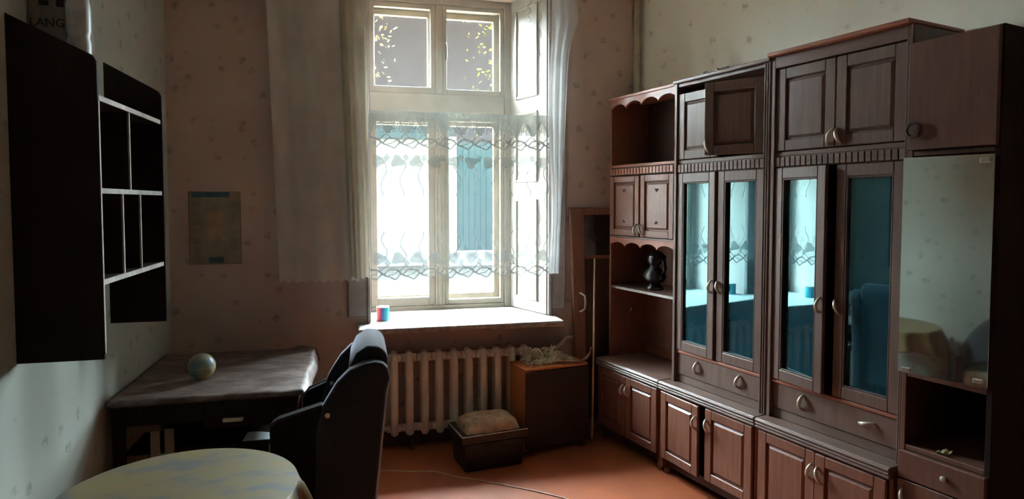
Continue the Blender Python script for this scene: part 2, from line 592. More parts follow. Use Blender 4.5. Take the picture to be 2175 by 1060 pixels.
# ------------------------------------------------------------------ outside
GZ = -0.6
M['court'] = plain('dark_asphalt', (0.03, 0.03, 0.029), 0.9, scale=3, spec=0.0)  # kept dark to limit the light the ground bounces onto the facade
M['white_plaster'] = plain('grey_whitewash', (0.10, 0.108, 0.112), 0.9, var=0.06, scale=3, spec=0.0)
M['grey_plaster'] = plain('grey_lilac_plaster', (0.0185, 0.0166, 0.0186), 0.9, var=0.08, scale=2, spec=0.0)  # facade colour far darker than plaster, in place of dimmer daylight
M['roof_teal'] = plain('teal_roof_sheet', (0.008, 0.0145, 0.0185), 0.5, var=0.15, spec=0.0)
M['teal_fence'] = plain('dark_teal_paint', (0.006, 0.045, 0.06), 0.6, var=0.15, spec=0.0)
M['bark'] = plain('bark', (0.10, 0.075, 0.05), 0.9)
M['leaf'] = plain('yellow_green_leaf', (0.0105, 0.0100, 0.0014), 0.6, var=0.4, scale=3, spec=0.0)  # both leaf colours near-black, standing in for a dimmer view outside
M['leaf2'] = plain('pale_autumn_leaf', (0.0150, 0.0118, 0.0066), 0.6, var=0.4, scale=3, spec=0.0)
struct(box('ground_outside', M['court'], None, -22, 26, 4.85, 32, GZ - 0.1, GZ))
struct(box('bounce_terrace', plain('bounce_concrete', (0.80, 0.75, 0.62), 0.9, scale=3), None, -13, 15, 4.85, 10.2, GZ, GZ + 0.03))  # added unseen slab, pale and warm to bounce light into the room
# the storeys of this house above the room, unseen from inside, added tall to shade the yard
struct(box('house_shade_wall', M['grey_plaster'], None, -14, 16, 4.25, 4.85, CZ + 0.2, 17.0))
struct(box('house_shade_wall', M['grey_plaster'], None, -14, LX - 0.3, 4.25, 4.85, GZ, CZ + 0.2))
struct(box('house_shade_wall', M['grey_plaster'], None, 2.6, 16, 4.25, 4.85, GZ, CZ + 0.2))
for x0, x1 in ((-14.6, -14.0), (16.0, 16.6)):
    struct(box('yard_shade_wall', M['grey_plaster'], None, x0, x1, 4.85, 31, GZ, 4.2))  # added unseen walls that keep side light off the facade
ver = thing('yard_shade_roof', 'unseen timber roof added to shade the far side of the yard', 'roof', (1.0, 15.0, GZ))  # added canopy outside the view, keeps sky light off the facade
for i in range(10):
    MB().prism([(0, 7.30), (13.2, 11.75), (13.2, 11.87), (0, 7.42)], 'x', -15 + i * 3.0, -15 + i * 3.0 + 2.97).build('roof_board', M['wood_dark'], ver)
box('front_beam', M['wood_dark'], ver, -15, 15, 0.02, 0.3, 7.24, 7.34, 0.01)
for x in (-14.8, -8, 9, 14.5):
    box('post', M['wood_dark'], ver, x, x + 0.3, 0.02, 0.3, 0, 7.24, 0.01)
shed = thing('garden_shed', 'whitewashed shed with a teal sheet roof across the yard', 'shed', (-1.0, 22.0, GZ))
box('wall', M['white_plaster'], shed, -6.0, 3.95, 0, 2.6, 0, 4.35)
MB().prism([(-0.25, 4.75), (2.8, 5.35), (2.8, 5.43), (-0.25, 4.83)], 'x', -6.2, 4.1).build('roof', M['roof_teal'], shed, 0.01)
box('fascia', M['roof_teal'], shed, -6.2, 4.1, -0.29, -0.25, 4.30, 4.83, 0.005)
gate = thing('yard_gate', 'teal painted plank gate seen through the right lower pane', 'gate', (3.25, 21.5, GZ))
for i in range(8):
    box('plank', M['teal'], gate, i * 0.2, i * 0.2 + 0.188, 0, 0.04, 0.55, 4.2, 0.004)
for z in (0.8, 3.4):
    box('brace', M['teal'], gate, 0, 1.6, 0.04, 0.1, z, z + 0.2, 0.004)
box('post', M['white_plaster'], gate, -0.26, -0.02, -0.03, 0.2, 0, 4.4, 0.01)
box('post', M['white_plaster'], gate, 1.62, 1.9, -0.03, 0.2, 0, 4.4, 0.01)
box('threshold', M['white_plaster'], gate, -0.02, 1.62, -0.03, 0.2, 0, 0.53, 0.01)
fence = thing('yard_fence', 'long teal plank fence along the side of the yard', 'fence', (-5.5, 5.2, GZ))
for i in range(40):
    box('plank', M['teal_fence'], fence, 0, 0.03, i * 0.25, i * 0.25 + 0.238, 0.05, 2.2, 0.0)
box('rail', M['teal_fence'], fence, -0.05, 0, 0, 10, 0.5, 0.6)
box('rail', M['teal_fence'], fence, -0.05, 0, 0, 10, 1.8, 1.9)
bld = thing('neighbour_building', 'large grey-lilac plastered house filling the upper panes', 'building', (4.0, 28.0, GZ))
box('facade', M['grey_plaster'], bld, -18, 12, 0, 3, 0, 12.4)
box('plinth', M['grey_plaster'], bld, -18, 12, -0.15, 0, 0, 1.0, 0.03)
for x in (-13, -9, 3.5, 8):
    for z in (2.2, 5.6):
        f = box('window', M['white_paint'], bld, x, x + 1.4, -0.04, 0.02, z, z + 2.0, 0.01)
        box('pane', M['dark_glass'], f, x + 0.1, x + 1.3, -0.05, -0.03, z + 0.1, z + 1.9)
def tree(label, loc, h, clusters, mat, seed):
    rnd = random.Random(seed)
    t = thing('yard_tree', label, 'tree', loc)
    MB().tube([(0, 0, 0), (0.05, 0.02, h * 0.4), (0, 0, h * 0.8), (0.03, 0.0, h)], [0.11, 0.09, 0.06, 0.02]).build('trunk', M['bark'], t, smooth=True)
    lf = MB()
    for c in clusters:
        c = Vector(c)
        MB().tube([(0, 0, c.z - 0.35), tuple(c * 0.5 + Vector((0, 0, c.z * 0.5 - 0.12))), tuple(c)], [0.035, 0.022, 0.008], 6).build('branch', M['bark'], t, smooth=True)
        for i in range(95):
            p = c + Vector((rnd.gauss(0, 0.20), rnd.gauss(0, 0.22), rnd.gauss(0, 0.19)))
            a = Vector((rnd.uniform(-1, 1), rnd.uniform(-1, 1), rnd.uniform(-1, 1))).normalized()
            b = a.orthogonal().normalized()
            s = rnd.uniform(0.02, 0.042)
            o = len(lf.v)
            lf.v += [tuple(p - a * s), tuple(p + b * s * 0.55), tuple(p + a * s), tuple(p - b * s * 0.55)]
            lf.f.append((o, o + 1, o + 2, o + 3))
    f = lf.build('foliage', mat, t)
    f['kind'] = 'stuff'
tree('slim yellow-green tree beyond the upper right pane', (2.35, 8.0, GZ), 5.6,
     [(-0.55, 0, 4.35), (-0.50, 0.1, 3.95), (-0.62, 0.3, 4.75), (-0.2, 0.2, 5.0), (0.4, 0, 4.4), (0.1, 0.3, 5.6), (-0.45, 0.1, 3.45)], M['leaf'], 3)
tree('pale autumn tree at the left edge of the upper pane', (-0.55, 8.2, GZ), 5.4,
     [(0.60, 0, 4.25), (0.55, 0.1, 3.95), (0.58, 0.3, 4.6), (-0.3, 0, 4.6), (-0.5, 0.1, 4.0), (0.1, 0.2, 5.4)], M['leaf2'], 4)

# ------------------------------------------------------------------ radiator and pipes
rad = thing('radiator', 'cream cast-iron radiator of ten ribs under the window sill', 'radiator', (0.205, 4.105, 0))
def rib():
    b = MB()
    zs0, zs1 = 0.085, 0.655
    for yy in (-0.042, 0.042):
        pts = []
        for i in range(9):
            t = i / 8
            pts.append((0, yy * (1 if 0.08 < t < 0.92 else 0.45), zs0 + 0.022 + (zs1 - zs0 - 0.044) * t))
        b.tube(pts, [0.020, 0.024, 0.025, 0.025, 0.025, 0.025, 0.025, 0.024, 0.020], 8)
    b.tube([(0, -0.045, zs1 - 0.045), (0, 0.045, zs1 - 0.045)], 0.026, 8)
    b.tube([(0, -0.045, zs0 + 0.04), (0, 0.045, zs0 + 0.04)], 0.026, 8)
    b.tube([(-0.045, 0, zs1 - 0.06), (0.045, 0, zs1 - 0.06)], 0.027, 8)
    b.tube([(-0.045, 0, zs0 + 0.055), (0.045, 0, zs0 + 0.055)], 0.027, 8)
    return b
r0 = rib().build('rib', M['radiator'], rad, smooth=True)
r0.location.x = 0.0
for i in range(1, 10):
    share(r0, 'rib', rad, (i * 0.0965, 0, 0))
MB().tube([(0.91, 0, 0.595), (1.03, 0, 0.598), (1.09, 0.01, 0.60), (1.14, 0.035, 0.625), (1.18, 0.068, 0.655), (1.24, 0.074, 0.66), (1.66, 0.074, 0.66)], 0.0155).build('feed_pipe', M['pipe'], rad, smooth=True)
MB().tube([(-0.04, 0, 0.14), (-0.12, 0.0, 0.14), (-0.14, 0.03, 0.14), (-0.14, 0.08, 0.14)], 0.016).build('return_pipe', M['pipe'], rad, smooth=True)
for x in (0.1, 0.77):
    box('bracket', M['metal_dark'], rad, x, x + 0.02, 0.03, 0.094, 0.56, 0.58)
    box('foot', M['metal_dark'], rad, x, x + 0.025, -0.03, 0.03, 0.0, 0.10)
hp = MB().tube([(1.895, 4.165, 0.0), (1.895, 4.165, CZ)], 0.022, 10).build('heating_pipe', M['pipe'], None, smooth=True)
tag(hp, 'cream vertical heating pipe in the corner beside the wall unit', 'pipe')

# ------------------------------------------------------------------ curtains
def cur_left(u, z):
    k = (3.0 - z) / 1.9
    x0, x1 = -0.535 + 0.055 * max(k, 0), -0.01 + 0.0 * k
    x = x0 + (x1 - x0) * u
    y = 4.10 + 0.010 * math.sin(u * 9 + 0.5 + 0.5 * math.sin(z * 2)) + 0.004 * math.sin(u * 31 + z * 1.5) - 0.02 * math.exp(-((u - 0.9) / 0.05) ** 2)
    return Vector((x, y, z))
def cur_fold(u, z):
    k = (3.0 - z) / 1.9
    x0 = -0.115 + 0.055 * k
    x = x0 + (0.055 - x0) * u
    y = 4.075 + 0.016 * math.sin(u * 12.5 + z) - 0.03 * math.exp(-((u - 0.3 - 0.1 * k) / 0.12) ** 2)
    return Vector((x, y, z))
def cur_right(u, z):
    k = max(0, (3.0 - z) / 1.9)
    x1 = 1.425 - 0.075 * k
    x = 0.055 + (x1 - 0.055) * u
    a = 0.009 + 0.022 * max(0, (u - 0.82) / 0.18)
    y = 4.085 + a * math.sin(u * 27 + 0.6 * math.sin(z * 1.3)) + 0.02 * max(0, (u - 0.84)) * math.sin(u * 120)
    return Vector((x, y, z))
def curtain_mesh(fn, nu, nv, scal, zt=3.16):
    def f(u, v):
        zb = 1.095 + 0.016 * abs(math.sin(u * scal * PI)) + (0.0 if fn is cur_left else 0.02)
        return fn(u, zt + (zb - zt) * v)
    return MB().grid(f, nu, nv)
rail = thing('curtain_rail', 'wooden curtain rail above the window', 'curtain rail', (0.45, 4.09, 3.17))
MB().tube([(-1.15, 0, 0), (1.1, 0, 0)], 0.014, 10).build('rod', M['wood_dark'], rail, smooth=True)
for x in (-0.9, 0.9):
    box('bracket', M['metal_dark'], rail, x, x + 0.02, 0, 0.11, -0.01, 0.01)
c1 = thing('curtain', 'dusty grey tulle curtain hanging on the wall left of the window', 'curtain', (0, 0, 0))
curtain_mesh(cur_left, 90, 24, 9).build('gathered_panel', M['tulle_dense'], c1, smooth=True)
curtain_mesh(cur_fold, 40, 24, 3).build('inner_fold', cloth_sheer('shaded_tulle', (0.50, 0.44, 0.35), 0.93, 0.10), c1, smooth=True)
c2 = thing('curtain', 'sheer white lace curtain drawn across the window panes', 'curtain', (0, 0, 0))
curtain_mesh(cur_right, 150, 40, 22).build('sheer_panel', M['tulle'], c2, smooth=True)
def edge_fold(u, v):
    z = 3.16 + (1.12 - 3.16) * v
    k = (3.0 - z) / 1.9
    x0 = 1.235 + 0.01 * math.sin(z * 5)
    x1 = 1.375 - 0.085 * max(k, 0) + 0.06 * math.exp(-((z - 2.83) / 0.16) ** 2)
    return Vector((x0 + (x1 - x0) * u, 4.055 + 0.014 * math.sin(u * 16 + z), z))
MB().grid(edge_fold, 26, 40).build('edge_fold', cloth_sheer('edge_tulle', (0.70, 0.71, 0.72), 0.70, 0.22), c2, smooth=True)
# lace embroidery: stitched ribbons and leaves lying on the sheer panel
def on_cur(x, z, off=0.004):
    k = max(0, (3.0 - z) / 1.9)
    x1 = 1.425 - 0.075 * k
    u = (x - 0.055) / (x1 - 0.055)
    p = cur_right(u, z)
    p.y -= off
    return p
def ribbon(b, pts, w):
    o = len(b.v)
    for i, (x, z) in enumerate(pts):
        xa, za = pts[max(i - 1, 0)]
        xb, zb = pts[min(i + 1, len(pts) - 1)]
        l = math.hypot(xb - xa, zb - za) or 1
        nx, nz = -(zb - za) / l, (xb - xa) / l
        b.v.append(tuple(on_cur(x + nx * w / 2, z + nz * w / 2)))
        b.v.append(tuple(on_cur(x - nx * w / 2, z - nz * w / 2)))
    for i in range(len(pts) - 1):
        b.f.append((o + 2 * i, o + 2 * i + 1, o + 2 * i + 3, o + 2 * i + 2))
def blob(b, cx, cz, rx, rz, lobes, ph=0.0):
    o = len(b.v)
    b.v.append(tuple(on_cur(cx, cz, 0.003)))
    n = 18
    for i in range(n):
        t = 2 * PI * i / n
        q = 1 + 0.22 * math.cos(lobes * t + ph)
        b.v.append(tuple(on_cur(cx + rx * q * math.cos(t), cz + rz * q * math.sin(t), 0.003)))
    for i in range(n):
        b.f.append((o, o + 1 + i, o + 1 + (i + 1) % n))
PER = 0.118
def lace_band(zw, first_leaf, leaf_above, tendril, name):
    th = MB()
    lf = MB()
    X0, X1 = 0.06, 1.24
    for j in range(4):
        pts = []
        n = 220
        for i in range(n + 1):
            x = X0 + (X1 - X0) * i / n
            z = zw + j * 0.017 + 0.014 * math.sin(2 * PI * x / PER + j * 1.7) + 0.005 * math.sin(4 * PI * x / PER + j)
            pts.append((x, z))
        ribbon(th, pts, 0.0065 if j % 2 else 0.010)
    nx = int((X1 - X0) / PER)
    sg = 1 if leaf_above else -1
    for i in range(nx):
        cx = X0 + PER * (i + 0.5)
        blob(lf, cx, zw + first_leaf * sg, 0.042, 0.037, 3, i)
        blob(lf, cx + 0.052, zw + first_leaf * sg * 0.75, 0.018, 0.022, 4, i)
        for k in range(3):
            a = PI / 2 + (k - 1) * 0.8
            ribbon(th, [(cx + 0.008 * math.cos(a) * q, zw + first_leaf * sg + 0.008 * math.sin(a) * q) for q in range(5)], 0.003)
        pts = []
        for q in range(25):
            t = q / 24
            pts.append((cx + 0.03 + 0.022 * math.sin(t * 6.5 + i) * (1 - 0.4 * t), zw + first_leaf * sg + sg * tendril * t))
        ribbon(th, pts, 0.0055)
        ribbon(th, [(cx - 0.03 + 0.014 * math.cos(t * 0.5), zw + first_leaf * sg + sg * 0.016 * t) for t in range(7)], 0.003)
        ribbon(th, [(cx + 0.030 * math.cos(q * 0.5) * (1 - q / 26), zw + first_leaf * sg + 0.026 * math.sin(q * 0.5) * (1 - q / 26)) for q in range(20)], 0.0035)
        if not leaf_above:
            # dense net above the upper waves with a clear triangle in each repeat
            for (xa, xb, xc, za, zb, zc) in ((cx - 0.059, cx - 0.046, cx - 0.059, 0.075, 0.075, 0.215), (cx - 0.046, cx, cx - 0.059, 0.075, 0.165, 0.215), (cx, cx + 0.059, cx - 0.059, 0.165, 0.215, 0.215),
                                             (cx, cx + 0.046, cx + 0.059, 0.165, 0.075, 0.215), (cx + 0.046, cx + 0.059, cx + 0.059, 0.075, 0.075, 0.215)):
                o_ = len(lf.v)
                lf.v += [tuple(on_cur(x_, zw + z_, 0.003)) for x_, z_ in ((xa, za), (xb, zb), (xc, zc))]
                lf.f.append((o_, o_ + 1, o_ + 2))
            # pointed cut-work above the upper band
            for q in range(4):
                h = 0.14 - 0.03 * q
                ribbon(th, [(cx - 0.058 + 0.012 * q, zw + 0.08), (cx, zw + 0.075 + h), (cx + 0.058 - 0.012 * q, zw + 0.08)], 0.005)
            for q in range(7):
                xx = cx - 0.05 + 0.017 * q
                ribbon(th, [(xx + 0.006 * math.sin(t * 1.6 + q), zw + 0.10 + t * 0.014) for t in range(9)], 0.0045)
    o = th.build(name, M['lace'], c2)
    o2 = lf.build('lace_leaves', M['lace_fill'], c2)
lace_band(1.125, 0.115, True, 0.17, 'lace_border')
lace_band(1.955, 0.10, False, 0.22, 'lace_border')
th = MB()
for (x, z0, z1) in ((1.16, 1.3, 1.75), (1.21, 1.25, 1.85), (1.10, 1.55, 1.8), (1.18, 2.3, 2.6), (1.10, 2.78, 2.95), (1.17, 2.68, 3.0)):
    ribbon(th, [(x + 0.012 * math.sin(t * 0.9), z0 + (z1 - z0) * t / 20) for t in range(21)], 0.003)
th.build('loose_stitching', M['lace'], c2)

# tin on the sill
tin = thing('tin', 'small blue and red printed tin on the window sill', 'tin', (0.145, 4.27, 0.815))
def tin_mat():
    m, N, L, P = nt('tin_print')
    tc = coords(N, L, (1, 1, 1))
    sx = N.new('ShaderNodeSeparateXYZ')
    L.new(tc, sx.inputs[0])
    r = N.new('ShaderNodeValToRGB')
    r.color_ramp.interpolation = 'CONSTANT'
    e = r.color_ramp.elements
    e[0].position, e[0].color = 0.0, (0.45, 0.06, 0.10, 1)
    e[1].position, e[1].color = 0.36, (0.10, 0.14, 0.42, 1)
    x = e.new(0.55)
    x.color = (0.03, 0.34, 0.45, 1)
    mr = N.new('ShaderNodeMapRange')
    mr.inputs['From Min'].default_value = -0.042
    mr.inputs['From Max'].default_value = 0.042
    L.new(sx.outputs[0], mr.inputs['Value'])
    L.new(mr.outputs[0], r.inputs[0])
    L.new(r.outputs[0], P.inputs['Base Color'])
    P.inputs['Roughness'].default_value = 0.35
    return m
MB().lathe([(0.040, 0), (0.042, 0.004), (0.042, 0.082), (0.040, 0.086)], 24).build('body', tin_mat(), tin, smooth=True)
MB().lathe([(0.040, 0.086), (0.043, 0.088), (0.043, 0.092), (0.038, 0.092)], 24).build('rim', M['metal'], tin, smooth=True)

# ------------------------------------------------------------------ wall unit: helpers
WU, WUX, WR = M['wood_unit'], M['wood_unit_x'], M['wood_red']
def bow_handle(parent, x, y, z, ln=0.070, ang=0.0, r=0.0062, mat=None, out=0.020):
    """bow pull; ang turns it in the door plane (0 = upright)"""
    pts, rad_ = [], []
    for i in range(9):
        t = i / 8
        a = (t - 0.5) * ln
        o = -out * math.sin(PI * t) ** 0.7
        pts.append((x + a * math.sin(ang), y + o, z + a * math.cos(ang)))
        rad_.append(r * (0.75 + 0.6 * math.sin(PI * t)))
    return MB().tube(pts, rad_, 8).build('handle', mat or M['handle'], parent, smooth=True)

def door(parent, x, z, w, h, th, hinge='L', ang=0.0, kind='panel', stile=0.05, y=0.0, mat=None, handle=None, rail=None, tilt=0.0):
    """hinged leaf; kind panel / glass / plain.  Its front face is y=0 in its own space."""
    rail = rail or stile
    d0 = 0.0 if hinge == 'L' else -w
    b = MB()
    m = mat or WU
    if kind == 'plain':
        b.box(d0, d0 + w, 0, th, 0, h)
    else:
        b.box(d0, d0 + stile, 0, th, 0, h).box(d0 + w - stile, d0 + w, 0, th, 0, h)
        b.box(d0 + stile, d0 + w - stile, 0, th, 0, rail).box(d0 + stile, d0 + w - stile, 0, th, h - rail, h)
    o = b.build('door', m, parent, 0.003)
    o.location = (x if hinge == 'L' else x + w, y, z)
    o.rotation_euler = (0, 0, -ang if hinge == 'L' else ang)
    a0, a1, b0, b1 = d0 + stile, d0 + w - stile, rail, h - rail
    if kind == 'panel':
        e = 0.020
        pb = MB()
        pb.v = [(a0, 0.013, b0), (a1, 0.013, b0), (a1, 0.013, b1), (a0, 0.013, b1),
                (a0 + 0.007, 0.013, b0 + 0.007), (a1 - 0.007, 0.013, b0 + 0.007), (a1 - 0.007, 0.013, b1 - 0.007), (a0 + 0.007, 0.013, b1 - 0.007),
                (a0 + e, 0.003, b0 + e), (a1 - e, 0.003, b0 + e), (a1 - e, 0.003, b1 - e), (a0 + e, 0.003, b1 - e),
                (a0, th - 0.001, b0), (a1, th - 0.001, b0), (a1, th - 0.001, b1), (a0, th - 0.001, b1)]
        pb.f = [(0, 1, 5, 4), (1, 2, 6, 5), (2, 3, 7, 6), (3, 0, 4, 7), (4, 5, 9, 8), (5, 6, 10, 9), (6, 7, 11, 10), (7, 4, 8, 11), (8, 9, 10, 11),
                (12, 13, 14, 15), (0, 1, 13, 12), (1, 2, 14, 13), (2, 3, 15, 14), (3, 0, 12, 15)]
        pb.build('panel', m, o)
    elif kind == 'glass':
        bd = MB()
        q = 0.008
        bd.box(a0, a0 + q, 0.002, 0.014, b0, b1).box(a1 - q, a1, 0.002, 0.014, b0, b1)
        bd.box(a0 + q, a1 - q, 0.002, 0.014, b0, b0 + q).box(a0 + q, a1 - q, 0.002, 0.014, b1 - q, b1)
        bd.build('bead', M['wood_inner'], o, 0.002)
        xm = (a0 + a1) / 2
        g = box('pane', M['teal_glass'], o, a0 - xm + 0.001, a1 - xm - 0.001, -0.002, 0.002, b0 + 0.001, b1 - 0.001)
        g.location = (xm, 0.017, 0)
        g.rotation_euler = (0, 0, tilt)
    if handle:
        hx, hz, ha = handle
        bow_handle(o, d0 + hx, -0.001, hz, ang=ha)
    return o

def dentils(parent, x0, x1, z0, z1, y, n, mat_rail, mat_piece):
    rl = box('dentil_rail', mat_rail, parent, x0, x1, y, y + 0.02, z0 - 0.004, z1 + 0.004, 0.0)
    w = (x1 - x0) / n
    first = MB().box(0.0022, w - 0.0022, -0.009, 0.0, 0, z1 - z0).build('dentil', mat_piece, rl, 0.002)
    first.location = (x0, y, z0)
    for i in range(1, n):
        share(first, 'dentil', rl, (x0 + i * w, y, z0))
    return rl

def scallop(parent, name, x0, x1, ztop, zlow, y, n, mat, th=0.018):
    pts = [(x0, ztop), (x1, ztop)]
    k = 60
    for i in range(k + 1):
        t = 1 - i / k
        arch = abs(math.sin(n * PI * t)) ** 0.55
        env = 0.25 * (1 - math.sin(PI * t))
        z = zlow + (ztop - zlow - 0.018) * min(1, 0.75 * arch) * (1 - env * 0.6)
        pts.append((x0 + (x1 - x0) * t, z))
    return MB().prism(pts, 'y', y, y + th).build(name, mat, parent, 0.002)

# ------------------------------------------------------------------ base cabinets
def base_cabinet(s0, s1, label, gap, angs):
    """s0 = far (left) end, s1 = near end"""
    w = s0 - s1
    c = thing('base_cabinet', label, 'cabinet', ST(s0, 2.438), RZ, 'low base cabinets of the wall unit')
    D = 0.425
    y0 = 0.028
    box('side_panel', M['wood_base'], c, 0.0, 0.018, y0, D, 0.035, 0.50, 0.002)
    box('side_panel', M['wood_base'], c, w - 0.018, w, y0, D, 0.035, 0.50, 0.002)
    box('bottom_board', M['wood_inner'], c, 0.018, w - 0.018, y0 + 0.004, D, 0.085, 0.103)
    box('back_panel', M['wood_inner'], c, 0.018, w - 0.018, D - 0.008, D, 0.085, 0.50)
    box('plinth', M['wood_inner'], c, 0.018, w - 0.018, y0 + 0.03, y0 + 0.045, 0.04, 0.085)
    for x in (0.01, w - 0.05):
        for y in (y0 + 0.01, D - 0.06):
            MB().lathe([(0.012, 0.0), (0.016, 0.006), (0.020, 0.03), (0.020, 0.036)], 10, (x + 0.02, y + 0.02)).build('foot', M['wood_lean'], c, smooth=True)
    tp = box('worktop', WUX, c, 0.001, w - 0.001, 0.008, D, 0.50, 0.55, 0.003)
    for i, (a, b2) in enumerate(((0.503, 0.514), (0.518, 0.529), (0.533, 0.546))):
        MB().box(0.001, w - 0.001, 0.0 + 0.002 * (2 - i), 0.010, a, b2).build('reeded_edge', WUX, tp, 0.004)
    dw = (w - 0.036 - gap) / 2
    door(c, 0.018, 0.103, dw, 0.39, 0.018, 'L', angs[0], 'panel', 0.048, y=y0 - 0.018, mat=M['wood_base'], handle=(dw - 0.022, 0.30, 0.22))
    door(c, 0.018 + dw + gap, 0.103, dw, 0.39, 0.018, 'R', angs[1], 'panel', 0.048, y=y0 - 0.018, mat=M['wood_base'], handle=(0.022, 0.30, -0.3))
    return c
base_cabinet(3.544, 2.905, 'low two-door cabinet at the far end beside the veneered bedside chest', 0.006, (0, 0))
base_cabinet(2.902, 2.190, 'low two-door middle cabinet with a dark gap between its doors', 0.036, (0.05, 0))
base_cabinet(2.187, 1.516, 'low two-door cabinet next to the tall mirror cabinet', 0.008, (0.0, 0.03))

# ------------------------------------------------------------------ open niche unit (far end)
def niche_unit():
    s0, s1 = 3.53, 2.872
    w = s0 - s1
    c = thing('niche_shelf_unit', 'open upper unit with scalloped boards and two small doors by the corner', 'shelf unit', ST(s0, 2.54, 0.55), RZ)
    D = 0.318
    Z = lambda z: z - 0.55
    box('side_panel', M['wood_base'], c, 0, 0.018, 0, D, 0, Z(2.27), 0.002)
    box('side_panel', M['wood_base'], c, w - 0.018, w, 0, D, 0, Z(2.27), 0.002)
    box('back_panel', M['wood_lean'], c, 0.018, w - 0.018, D - 0.008, D, 0, Z(1.37))
    box('back_panel', M['wood_inner'], c, 0.018, w - 0.018, D - 0.008, D, Z(1.37), Z(2.27))
    box('top_board', WR, c, -0.008, w, -0.012, D, Z(2.27), Z(2.288), 0.003)
    box('middle_board', WR, c, 0.018, w - 0.018, 0, D - 0.008, Z(1.822), Z(1.842), 0.003)
    box('door_floor_board', WUX, c, 0.018, w - 0.018, 0, D - 0.008, Z(1.362), Z(1.378), 0.003)
    box('shelf', M['edge'], c, 0.07, w - 0.018, 0.0, 0.006, Z(1.022), Z(1.038), 0.001)
    box('shelf', WUX, c, 0.018, w - 0.018, 0.006, D - 0.008, Z(1.022), Z(1.038), 0.001)
    box('splash_strip', WR, c, 0.018, w - 0.018, D - 0.026, D - 0.008, 0.0, 0.05, 0.003)
    scallop(c, 'scalloped_valance', 0.012, w - 0.005, Z(2.272), Z(2.205), -0.006, 4, WR)
    scallop(c, 'scalloped_valance', 0.012, w - 0.005, Z(1.365), Z(1.305), -0.006, 4, WR)
    dentils(c, 0.018, w - 0.018, Z(1.776), Z(1.815), -0.004, 20, M['wood_inner'], WR)
    dw = (w - 0.036 - 0.012) / 2
    a = door(c, 0.014, Z(1.38), dw + 0.002, 0.387, 0.016, 'L', 0, 'panel', 0.042, y=-0.010, mat=M['wood_base'], handle=(dw - 0.02, 0.045, 0.25))
    b = door(c, 0.014 + dw + 0.016, Z(1.38), dw + 0.002, 0.387, 0.016, 'R', 0, 'panel', 0.042, y=-0.010, mat=M['wood_base'], handle=(0.02, 0.045, -0.35))
    for o, d0 in ((a, 0), (b, -dw)):
        for zz, sg in ((0.30, 1), (0.085, -1)):
            MB().tube([(d0 + dw / 2 - 0.012, 0.0015, zz), (d0 + dw / 2, 0.0015, zz - 0.014 * sg), (d0 + dw / 2 + 0.012, 0.0015, zz)], 0.0025, 6).build('ornament', M['metal_dark'], o)
    MB().tube([(0.018, 0.16, Z(0.85)), (0.035, 0.16, Z(0.855)), (0.045, 0.155, Z(0.875))], 0.005, 6).build('hook', M['handle'], c, smooth=True)
    return c
niche_unit()

